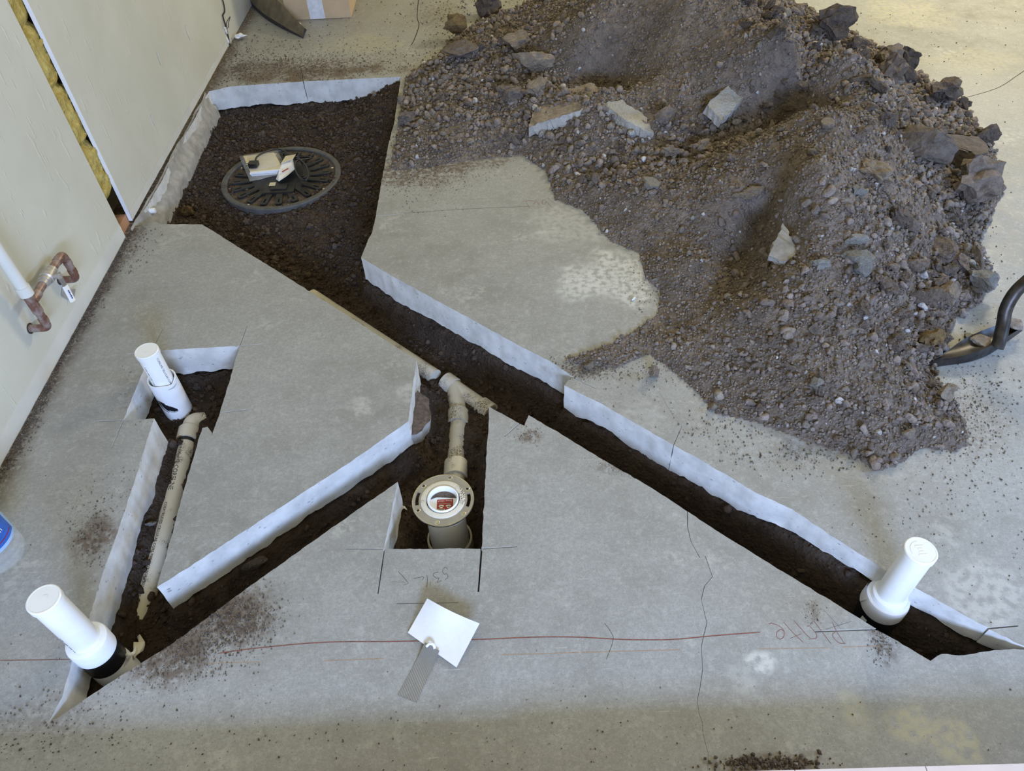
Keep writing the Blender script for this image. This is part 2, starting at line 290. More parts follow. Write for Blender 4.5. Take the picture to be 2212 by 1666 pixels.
for i, c in enumerate(corner):
    if isinstance(c, tuple):
        base = main[-1]; pts = [P(*q)[:2] for q in c[1]]; w = c[2]; L = [base]; 
        d = pts[0] - base; k = np.array([-d[1], d[0]]) / np.linalg.norm(d); prev = full[-1]
        # the side of the kerf that faces the contour just walked comes first
        prevp = full[-2]; s = 1 if np.dot(k, prevp - base) > 0 else -1
        if np.allclose(full[-1], base): full.pop()
        A = []; B = []; seq = [base] + pts; n = len(seq)
        for j in range(n - 1):
            t = seq[j + 1] - (seq[j - 1] if j else seq[j]); t = t / np.linalg.norm(t); kk = np.array([-t[1], t[0]]) * s * w / 2 * (1 if n == 2 else 1 - .75 * j / n)
            if n > 2 and j: kk = kk * (.6 + .7 * vnoise(np.array(j * 3.3), np.array(1.5)))
            A.append(seq[j] + kk); B.append(seq[j] - kk)
        t = (seq[-1] - seq[-2]) / np.linalg.norm(seq[-1] - seq[-2]); kk = np.array([-t[1], t[0]]) * s * w * (.4 if n == 2 else .1)
        full += A + [seq[-1] + kk, seq[-1] - kk] + B[::-1]
        main.append(base) if False else None
    else:
        nxt = None
        for j in range(i + 1, i + 6):
            q = corner[j % len(corner)]
            if not isinstance(q, tuple): nxt = q; break
        main.append(c); full.append(c)
        if isinstance(corner[(i + 1) % len(corner)], tuple): segfrom = None
        # subdivide towards the next corner after any kerfs are in
    j = i + 1
    if j >= len(corner) or not isinstance(corner[j], tuple):
        a = real[[n_ for n_, r_ in enumerate(real) if r_ is main[-1]][0]] if False else main[-1]
        b = corner[j] if j < len(corner) else corner[0]
        m = max(1, int(np.linalg.norm(b - a) / .012))
        base_c = a
        for k_ in range(1, m):
            p = chip(a + (b - a) * k_ / m); main.append(p); full.append(p)
HOLE = np.array(main); FULL = np.array(full)
fl = MB(); outer = [(-1.72, -3.2), (5.5, -3.2), (5.5, 9.5), (-1.72, 9.5)]
V, F = cdt_fill([outer, [tuple(p) for p in FULL]]); fl.add([(x, y, 0) for x, y in V], F)
floor = fl.build('floor', 'floor', kind='structure', label='worn grey concrete floor slab with trenches sawn through it', category='floor')
# sawn vertical faces of the slab, ragged underneath
zrow = [0, -.02, -.045, -.07, -.095]; n = len(FULL); vs = []; fs = []
ss = np.concatenate([[0], np.cumsum(np.linalg.norm(np.diff(FULL, axis=0), axis=1))])
THIN = sstep(.45, .95, FULL[:, 0]) * sstep(1.35, 1.1, FULL[:, 1]); bot = -.118 + .042 * THIN + .05 * fbm(FULL[:, 0] * 7, FULL[:, 1] * 7, 4) + .02 * fbm(FULL[:, 0] * 40, FULL[:, 1] * 40, 2)
nx = np.roll(FULL, -1, 0) - np.roll(FULL, 1, 0); nx /= np.linalg.norm(nx, axis=1)[:, None] + 1e-9; out = np.stack([nx[:, 1], -nx[:, 0]], 1)
for r in range(6):
    z = bot if r == 5 else np.maximum(np.full(n, zrow[r]), bot + .012 * (5 - r) / 5); off = 0 if r == 0 else .0022 * fbm(FULL[:, 0] * 50 + r * 9, FULL[:, 1] * 50, 3) * min(r, 3)
    q = FULL + out * (off if np.ndim(off) == 0 else off[:, None]); vs += [(x, y, zz) for (x, y), zz in zip(q, z)]
fs = [(r * n + i, r * n + (i + 1) % n, (r + 1) * n + (i + 1) % n, (r + 1) * n + i) for r in range(5) for i in range(n)]
MB().add(vs, fs).build('cut_face', 'cut', floor, smooth=50, label='pale freshly sawn edge of the slab')

# ------------------------------------------------------------------ height fields of the soil
def tps(pts, vals, lam=1e-4):
    p = np.array(pts); n = len(p); d = np.linalg.norm(p[:, None] - p[None], axis=2); K = np.where(d > 0, d * d * np.log(d + 1e-12), 0) + lam * np.eye(n)
    A = np.zeros((n + 3, n + 3)); A[:n, :n] = K; A[:n, n] = 1; A[:n, n + 1:] = p; A[n:, :n] = A[:n, n:].T; w = np.linalg.solve(A, np.concatenate([vals, [0, 0, 0]]))
    def ev(X, Y):
        o = w[n] + w[n + 1] * X + w[n + 2] * Y
        for (a, b), c in zip(p, w[:n]):
            r2 = (X - a) ** 2 + (Y - b) ** 2; o = o + c * .5 * r2 * np.log(r2 + 1e-12)
        return o
    return ev
G = .008; GX0, GY0 = -1.78, .42; NX, NY = 540, 645
gx = GX0 + G * np.arange(NX); gy = GY0 + G * np.arange(NY); X, Y = np.meshgrid(gx, gy)
PT = np.stack([X.ravel(), Y.ravel()], 1)
inh = evenodd(PT, [HOLE]).reshape(X.shape)
near = np.zeros(X.shape, bool); R_ = 10
ii = np.round((HOLE - [GX0, GY0]) / G).astype(int)
for x, y in ii: near[max(0, y - R_):y + R_ + 1, max(0, x - R_):x + R_ + 1] = True
dist = np.full(X.shape, .08); idx = np.where(near.ravel())[0]; pp = PT[idx]; best = np.full(len(idx), 9.0)
a_ = HOLE; b_ = np.roll(HOLE, -1, 0)
for p0, p1 in zip(a_, b_):
    d = p1 - p0; L2 = d @ d + 1e-12; t = np.clip(((pp - p0) @ d) / L2, 0, 1); q = pp - (p0 + t[:, None] * d); best = np.minimum(best, (q * q).sum(1))
dist.ravel()[idx] = np.sqrt(best); sd = np.where(inh, dist, -dist)
soil_ctrl = [(660, 245, -.145), (520, 260, -.14), (760, 250, -.125), (855, 190, -.025), (858, 230, -.04), (815, 195, -.085), (835, 290, -.10), (610, 385, -.160), (610, 300, -.138), (480, 420, -.145), (740, 400, -.145), (600, 470, -.15), (400, 400, -.145), (780, 380, -.14), (400, 470, -.16), (560, 500, -.18), (650, 560, -.20), (760, 560, -.19), (800, 680, -.21), (900, 720, -.22), (1000, 800, -.235), (1100, 860, -.25), (930, 880, -.205), (1000, 960, -.203), (1030, 900, -.212),
    (910, 1000, -.23), (1000, 1120, -.25), (800, 1040, -.21), (700, 1130, -.21), (600, 1190, -.21), (480, 1270, -.21), (400, 1330, -.2), (300, 1400, -.2), (220, 1470, -.2), (310, 1200, -.182), (340, 1250, -.19), (350, 1050, -.172), (380, 1050, -.172), (410, 940, -.172), (430, 900, -.165), (440, 850, -.165), (370, 870, -.17), (1250, 950, -.27), (1500, 1090, -.29), (1700, 1200, -.30), (1880, 1300, -.29), (2000, 1370, -.27), (2120, 1390, -.22)]
sf = tps([P(*c)[:2] for c in soil_ctrl], np.array([c[2] for c in soil_ctrl]), 3e-3)
zs = np.clip(sf(X, Y), -.33, -.02)
thin = sstep(.45, .95, X) * sstep(1.35, 1.1, Y); edge = -.128 + .040 * thin; t = 1 - sstep(.0, .05 + .05 * thin, sd + .02 * fbm(X * 22, Y * 22, 3)); soil = zs * (1 - t) + np.maximum(zs, edge) * t
soil += .030 * fbm(X * 15, Y * 15, 4) + .014 * fbm(X * 55, Y * 55, 3); soil = np.where(sd < -.035, -.012, soil)
rise = [(283, 475), ]
soilmask = sd > -.07
# mound
OUTL = [(874, 172), (866, 230), (856, 300), (842, 368), (930, 360), (1020, 346), (1130, 336), (1180, 372), (1200, 432), (1260, 455), (1320, 522), (1383, 548), (1392, 600), (1428, 632), (1420, 680), (1340, 735), (1215, 781), (1330, 795), (1400, 765), (1440, 792), (1500, 842), (1545, 892), (1650, 918), (1700, 938), (1850, 988), (1890, 1018), (1935, 1008), (1990, 968), (2060, 975), (2095, 960), (2065, 870), (2015, 805), (2050, 740), (2062, 690), (2120, 655), (2145, 590), (2115, 520), (2140, 470), (2165, 420), (2150, 330), (2105, 262), (2060, 215), (1985, 165), (1935, 130), (1865, 88), (1780, 62), (1660, 25), (1560, -5), (1440, -40), (1300, -30), (1180, 0), (1040, 45), (970, 90), (942, 125), (905, 150)]
OW = np.array([P(*p)[:2] for p in OUTL]); cen = np.array([P(1600, 450)[:2]]) 
ctrl = [(*p, 0.0) for p in OW]
tn = np.roll(OW, -1, 0) - np.roll(OW, 1, 0); tn /= np.linalg.norm(tn, axis=1)[:, None]; on = np.stack([-tn[:, 1], tn[:, 0]], 1)
if evenodd(OW + on * .02, [OW]).mean() > .5: on = -on
ctrl += [(*p, -.05) for p in OW + on * .10]
INT = [(1000, 130, .06), (1120, 105, .09), (1150, 155, .09), (1060, 210, .06), (960, 200, .035), (910, 250, .02), (900, 200, .018), (880, 330, .012), (1080, 60, .07), (1230, 250, .11), (1285, 215, .175), (1335, 212, .165), (1250, 205, .155), (1100, 285, .045), (1200, 335, .04), (1300, 375, .04), (1290, 172, .05), (1340, 165, .07), (1220, 170, .09), (1280, 90, .22), (1240, 30, .26), (1300, 20, .33), (1400, 110, .21), (1360, 150, .12), (1500, 50, .36), (1480, 0, .42), (1550, 150, .26), (1600, 90, .36), (1650, 55, .40), (1710, 110, .37), (1480, 220, .17), (1380, 235, .14),
    (1440, 320, .075), (1500, 330, .085), (1600, 295, .085), (1690, 230, .13), (1735, 160, .24), (1300, 410, .06), (1450, 372, .12), (1600, 345, .215), (1700, 285, .29), (1745, 240, .32), (1770, 300, .32), (1810, 245, .33), (1850, 200, .27), (1910, 190, .17), (1800, 130, .33), (1400, 450, .07), (1500, 430, .12), (1600, 420, .18), (1700, 400, .27), (1725, 420, .29), (1655, 485, .085), (1640, 550, .05), (1550, 620, .022), (1560, 690, .075), (1450, 700, .012), (1500, 560, .08), (1450, 620, .03),
    (1760, 460, .28), (1850, 400, .28), (1900, 330, .26), (1950, 290, .21), (2000, 380, .16), (2060, 430, .09), (2000, 250, .11), (2060, 330, .09), (1800, 560, .22), (1900, 500, .22), (2000, 520, .13), (1700, 590, .18), (1750, 640, .17), (1850, 650, .17), (1950, 650, .12), (2020, 690, .05), (1620, 660, .13), (1600, 750, .07), (1500, 740, .04), (1700, 750, .11), (1800, 780, .11), (1900, 780, .09), (1980, 780, .04), (1600, 830, .03), (1750, 870, .06), (1850, 900, .055), (1950, 900, .045), (2030, 890, .025), (1900, 965, .025), (2000, 935, .025), (1400, 790 - 40, .008)]
ctrl += [(*P(a, b, h)[:2], h) for a, b, h in INT]
mf = tps([c[:2] for c in ctrl], np.array([c[2] for c in ctrl]), 1.5e-4)
mound = mf(X, Y); dout = evenodd(PT, [OW]).reshape(X.shape)
mound = np.where(dout, np.maximum(mound, .004), np.minimum(mound, 0.0)); 
mask0 = np.clip(mound / .05, 0, 1)
mound = mound + mask0 * (.055 * fbm(X * 7, Y * 7, 4) + .034 * np.abs(fbm(X * 26, Y * 26, 3)) + .012 * fbm(X * 75, Y * 75, 2)) + (1 - mask0) * .010 * fbm(X * 25, Y * 25, 3)
mound = np.where(inh, -.05, mound); moundmask = (mound > .0012)
def grid_mesh(name, Z, mask, mat, **props):
    keep = mask[:-1, :-1] | mask[1:, :-1] | mask[:-1, 1:] | mask[1:, 1:]; used = np.zeros(Z.shape, bool)
    used[:-1, :-1] |= keep; used[1:, :-1] |= keep; used[:-1, 1:] |= keep; used[1:, 1:] |= keep
    ids = -np.ones(Z.shape, int); ids[used] = np.arange(used.sum()); v = np.stack([X[used], Y[used], Z[used]], 1)
    f = np.stack([ids[:-1, :-1][keep], ids[:-1, 1:][keep], ids[1:, 1:][keep], ids[1:, :-1][keep]], 1)
    return np_mesh(name, v, f, mat, np.repeat((.72 + .35 * (vnoise(v[:, 0] * 6, v[:, 1] * 6) - .3))[:, None], 3, 1), True, **props)  # ground tinted darker than its crumbs: shade in the gaps is painted in
def np_mesh(name, v, f, mat, tint=None, smooth=False, parent=None, **props):
    me = bpy.data.meshes.new(name); k = f.shape[1]; me.vertices.add(len(v)); me.loops.add(len(f) * k); me.polygons.add(len(f))
    me.vertices.foreach_set('co', v.astype(np.float32).ravel()); me.loops.foreach_set('vertex_index', f.astype(np.int32).ravel()); me.polygons.foreach_set('loop_start', np.arange(0, len(f) * k, k, dtype=np.int32))
    if smooth: me.polygons.foreach_set('use_smooth', np.ones(len(f), bool))
    me.update(calc_edges=True); me.validate(); me.materials.append(MAT[mat])
    if tint is not None:
        at = me.color_attributes.new('tint', 'FLOAT_COLOR', 'POINT'); at.data.foreach_set('color', np.concatenate([tint, np.ones((len(v), 1))], 1).astype(np.float32).ravel())
    return link(name, me, parent, **props)
grid_mesh('trench_soil', soil, soilmask, 'damp', kind='stuff', label='dark damp soil at the bottom of the sawn trenches and pit', category='soil')
mz = np.where(moundmask, mound, -.004)
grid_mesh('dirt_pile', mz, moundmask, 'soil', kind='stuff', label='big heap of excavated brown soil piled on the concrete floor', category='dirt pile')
def samp(A, x, y):
    i = np.clip(((np.asarray(x) - GX0) / G).round().astype(int), 0, NX - 1); j = np.clip(((np.asarray(y) - GY0) / G).round().astype(int), 0, NY - 1); return A[j, i]
SURF = np.where(inh, soil, np.maximum(mound, 0)); 
def surf(x, y): return samp(SURF, x, y)
def hit(px, py):
    for z in np.arange(.55, -.4, -.004):
        p = P(px, py, z)
        if z <= surf(p[0], p[1]): return p
    return P(px, py, 0)

# ------------------------------------------------------------------ rocks and clods
def ico(sub):
    b = bmesh.new(); bmesh.ops.create_icosphere(b, subdivisions=sub, radius=1); v = np.array([q.co[:] for q in b.verts]); f = np.array([[w.index for w in q.verts] for q in b.faces]); b.free(); return v, f
ICO = {k: ico(k) for k in (1, 2, 3)}
def rock(seed, sub, cuts=9, rough=.08, flat=1.0, lo=.5, hi=.85):
    r = np.random.default_rng(seed); v, f = ICO[sub]; v = v.copy()
    for _ in range(cuts):
        n_ = r.normal(size=3); n_ /= np.linalg.norm(n_); d = r.uniform(lo, hi); v -= np.maximum(0, v @ n_ - d)[:, None] * n_
    nn = v / (np.linalg.norm(v, axis=1)[:, None] + 1e-9); a, b, c = v.T; k = seed * .37
    if sub > 1: v += nn * ((rough * .8 * (vnoise(a * 9 + k, b * 9 + c * 8) - .5) if sub > 2 else 0) + rough * 2.2 * (vnoise(a * 2.3 + k, b * 2.3 + c * 1.7) - .5) + rough * 1.3 * (vnoise(a * 5 + c * 3 + k, b * 5 - c * 4) - .5))[:, None]
    v += rough * (.35 if sub > 1 else 1) * (r.random(v.shape) - .5); v *= [1, r.uniform(.65, .95), r.uniform(.55, .8) * flat]; v /= np.abs(v).max(); return v, f
LIB1 = [rock(100 + i, 1, 7, .22, 1, .42, .8) for i in range(10)]; LIB2 = [rock(200 + i, 2, 10, .16, 1, .42, .8) for i in range(12)]
def rots(nr):
    q = rng.normal(size=(nr, 4)); q /= np.linalg.norm(q, axis=1)[:, None]; w, x, y, z = q.T
    return np.stack([1 - 2 * (y * y + z * z), 2 * (x * y - z * w), 2 * (x * z + y * w), 2 * (x * y + z * w), 1 - 2 * (x * x + z * z), 2 * (y * z - x * w), 2 * (x * z - y * w), 2 * (y * z + x * w), 1 - 2 * (x * x + y * y)], 1).reshape(-1, 3, 3)
def scatter(name, pos, rad, lib, mat, tints, **props):
    n_ = len(pos); ch = rng.integers(0, len(lib), n_); Rm = rots(n_); vs = []; fs = []; tt = []; o = 0
    for k, (lv, lf) in enumerate(lib):
        s_ = np.where(ch == k)[0]
        if not len(s_): continue
        v = np.einsum('nij,vj->nvi', Rm[s_], lv) * rad[s_][:, None, None] + pos[s_][:, None, :]; vs.append(v.reshape(-1, 3)); m = len(lv)
        fs.append((lf[None] + (o + m * np.arange(len(s_)))[:, None, None]).reshape(-1, 3)); tt.append(np.repeat(tints[s_], m, 0)); o += m * len(s_)
    return np_mesh(name, np.concatenate(vs), np.concatenate(fs), mat, np.concatenate(tt), False, **props)
def tint(n_, pale=.03):
    t = rng.uniform(.75, 1.3, n_)[:, None] * np.array([[1, 1, 1]]) * (1 + rng.normal(0, .014, (n_, 3))); k = rng.random(n_) < pale; t[k] = rng.uniform(1.5, 2.8, (k.sum(), 1)) * np.array([[.9, 1.05, 1.22]]); return np.clip(t, 0, 6)
# how coarse the pile is, from place to place
CO = [(1000, 150, .9), (1100, 230, .8), (1250, 330, .75), (1330, 60, .35), (1500, 120, .12), (1450, 200, .2), (1600, 120, .2), (1680, 120, .7), (1750, 180, .9), (1550, 320, .8), (1420, 340, .8), (1450, 430, .45), (1600, 400, .3), (1350, 480, .25), (1450, 550, .2), (1640, 520, .55), (1750, 450, .12), (1800, 360, .2), (1900, 250, 1), (2000, 250, 1), (2050, 400, 1), (1900, 450, .35), (2000, 560, .9), (1850, 600, .7), (1950, 700, .95), (1700, 680, .6), (1600, 720, .5), (1750, 800, .45), (1900, 820, .5), (1850, 930, .75), (2000, 920, .7), (1300, 770, .25), (1050, 320, .4)]
cw = np.array([P(a, b, .1)[:2] for a, b, _ in CO]); cv = np.array([c for *_, c in CO])
def coarse(x, y):
    d = (np.asarray(x)[:, None] - cw[None, :, 0]) ** 2 + (np.asarray(y)[:, None] - cw[None, :, 1]) ** 2 + .004; w = 1 / d ** 1.6; return (w * cv).sum(1) / w.sum(1)
def on_mask(mask, n_, bias=None):
    j, i = np.where(mask); k = rng.integers(0, len(i), n_ * 6); x = gx[i[k]] + rng.uniform(-G, G, len(k)) / 2; y = gy[j[k]] + rng.uniform(-G, G, len(k)) / 2
    if bias is not None: s_ = rng.random(len(k)) < bias(x, y); x, y = x[s_], y[s_]
    return x[:n_], y[:n_]
nearb = lambda x, y: np.clip(1.9 / np.hypot(x, y), 0, 1) ** 1.3
mm = mound > .003
x, y = on_mask(mm, 34000, nearb); r_ = rng.uniform(.0022, .0055, len(x)) * (.8 + .25 * np.hypot(x, y)); z = surf(x, y) + r_ * .3
scatter('soil_crumbs', np.stack([x, y, z], 1), r_, LIB1, 'soil', tint(len(x), .012), kind='stuff', label='fine loose soil crumbs covering the dirt pile', category='soil')
x, y = on_mask(mm, 6000, lambda x, y: .04 + coarse(x, y) ** 1.7); r_ = rng.uniform(.006, .0125, len(x)) * (.85 + .1 * np.hypot(x, y)); z = surf(x, y) + r_ * .35
scatter('soil_lumps', np.stack([x, y, z], 1), r_, LIB2[:8] if False else LIB1, 'soil', tint(len(x), .035), kind='stuff', label='small lumps of soil and gravel strewn over the dirt pile', category='soil')
x, y = on_mask(mm, 2000, lambda x, y: .006 + np.clip(coarse(x, y) * 1.3 - .3, 0, 1) ** 1.6); r_ = rng.uniform(.011, .024, len(x))  * (.8 + .1 * np.hypot(x, y)); z = surf(x, y) + r_ * .35
scatter('soil_nuggets', np.stack([x, y, z], 1), r_, LIB2, 'soil', tint(len(x), .03), kind='stuff', label='walnut sized soil nuggets heaped on the dirt pile', category='soil')
sm = inh & (sd > .005)
x, y = on_mask(sm, 15000); r_ = rng.uniform(.0022, .0055, len(x)) * (.8 + .2 * np.hypot(x, y)); z = surf(x, y) + r_ * .3
scatter('trench_crumbs', np.stack([x, y, z], 1), r_, LIB1, 'damp', tint(len(x), .008), kind='stuff', label='dark soil crumbs scattered along the trench bottoms', category='soil')
x, y = on_mask(sm, 3200, lambda x, y: .4 + .6 * sstep(2.0, 2.6, y)); r_ = .005 + .013 * rng.random(len(x)) ** 2; z = surf(x, y) + r_ * .3
scatter('trench_lumps', np.stack([x, y, z], 1), r_, LIB1, 'damp', tint(len(x), .012), kind='stuff', label='small dark soil lumps lying in the pit and trenches', category='soil')
# loose dirt on the slab
pos = []; 
for px, py, sx, sy, n_, r0, r1 in ((640, 140, 150, 22, 2600, .002, .006), (500, 150, 60, 25, 700, .002, .007), (560, 90, 90, 45, 260, .003, .008), (500, 1335, 50, 38, 1500, .0012, .0042), (400, 1400, 60, 30, 900, .0012, .004), (330, 1455, 60, 25, 300, .001, .003), (205, 1150, 22, 40, 260, .0012, .0045), (230, 1080, 60, 60, 160, .001, .003), (1905, 1390, 14, 28, 240, .001, .003), (60, 1580, 90, 40, 160, .0015, .005), (150, 1480, 70, 60, 120, .001, .004),
        (2090, 870, 60, 50, 600, .0015, .005), (2100, 980, 80, 60, 260, .0012, .005), (1960, 1080, 120, 60, 120, .0012, .004), (1660, 1650, 55, 8, 420, .002, .009), (900, 380, 60, 30, 700, .0015, .004), (950, 360, 80, 15, 700, .0015, .004), (870, 330, 20, 40, 500, .0015, .005), (1265, 795, 40, 12, 700, .0015, .004), (1400, 800, 50, 25, 300, .0012, .004), (1560, 920, 60, 25, 260, .0012, .005), (1750, 985, 100, 18, 380, .0012, .005), (2080, 520, 50, 140, 300, .002, .006), (1900, 100, 160, 50, 260, .002, .007), (950, 110, 40, 60, 500, .002, .008), (1100, 20, 120, 25, 500, .003, .01), (1400, 620, 22, 40, 200, .0012, .004),
        (1150, 1600, 500, 60, 220, .001, .0035), (400, 1580, 300, 50, 160, .001, .004), (1145, 940, 15, 10, 120, .001, .003), (1330, 1008, 25, 10, 120, .001, .0025), (1755, 1322, 12, 16, 60, .001, .0025), (300, 850, 25, 40, 90, .001, .0025), (700, 60, 120, 40, 120, .002, .006), (2150, 1150, 90, 120, 90, .001, .0035)):
    for a, b in rng.normal(size=(n_, 2)):
        p = P(px + a * sx, py + b * sy); pos.append((p[0], p[1], r0 * .8 + (r1 - r0) * .8 * rng.random() ** 2.2))
for _ in range(3600):
    yy = rng.uniform(1.1, 2.7); xx = -1.592 + abs(rng.normal(0, .015)) * (1 + .5 * math.sin(yy * 9)); pos.append((xx, yy, .0010 + .0032 * rng.random() ** 2))
for _ in range(260): pos.append((-1.585 + abs(rng.normal(0, .06)), rng.uniform(2.4, 2.72), .001 + .0035 * rng.random() ** 2))
pos = np.array(pos); pos = pos[(pos[:, 0] > -1.592) & ~evenodd(pos[:, :2], [HOLE]) & (pos[:, 1] > .48) & (pos[:, 1] < 5.9)]
pos = pos[(pos[:, 2] > .0)]; zz = surf(pos[:, 0], pos[:, 1]); zz = np.where((pos[:, 1] > gy[-1]) | (pos[:, 0] > gx[-1]), 0, zz)
scatter('loose_dirt', np.stack([pos[:, 0], pos[:, 1], np.maximum(zz, 0) + pos[:, 2] * .35], 1), pos[:, 2], LIB1, 'soil', tint(len(pos), .012) * .62, kind='stuff', label='loose dirt and crumbs spilled over the concrete floor', category='soil')

ROCKMESH = {}
def rock_obj(name, kind, px, py, size, mat, label, cat, aspect=(1, .75, .6), rz=0.0, tilt=(0, 0), group=None, sink=.35, at=None, lib=None):
    if lib is None:
        key = (kind, mat, len(ROCKMESH) if group is None else rng.integers(0, 6))
        if key not in ROCKMESH:
            cuts, rough, lo, hi = dict(clod=(6, .34, .55, .85), angular=(11, .15, .42, .75), slab=(12, .12, .5, .8))[kind]
            v, f = rock(int(1000 + 37 * len(ROCKMESH)), 3, cuts, rough, 1, lo, hi)
            if kind == 'slab': v = v * [1, 1, 2.2]; v[:, 2] = np.clip(v[:, 2], -.55, .55); v /= np.abs(v).max()
            me = bpy.data.meshes.new(name); me.from_pydata(v.tolist(), [], f.tolist()); me.materials.append(MAT[mat]); me.update(); ROCKMESH[key] = me
        me = ROCKMESH[key]
    else: me = lib
    p = hit(px, py) if at is None else np.array(at); o = link(name, me, label=label, category=cat)
    if group: o['group'] = group
    o.scale = (size / 2 * aspect[0], size / 2 * aspect[1], size / 2 * aspect[2]); o.rotation_euler = (tilt[0], tilt[1], rz)
    o.location = (p[0], p[1], p[2] + size / 2 * aspect[2] * (1 - 2 * sink)); return o

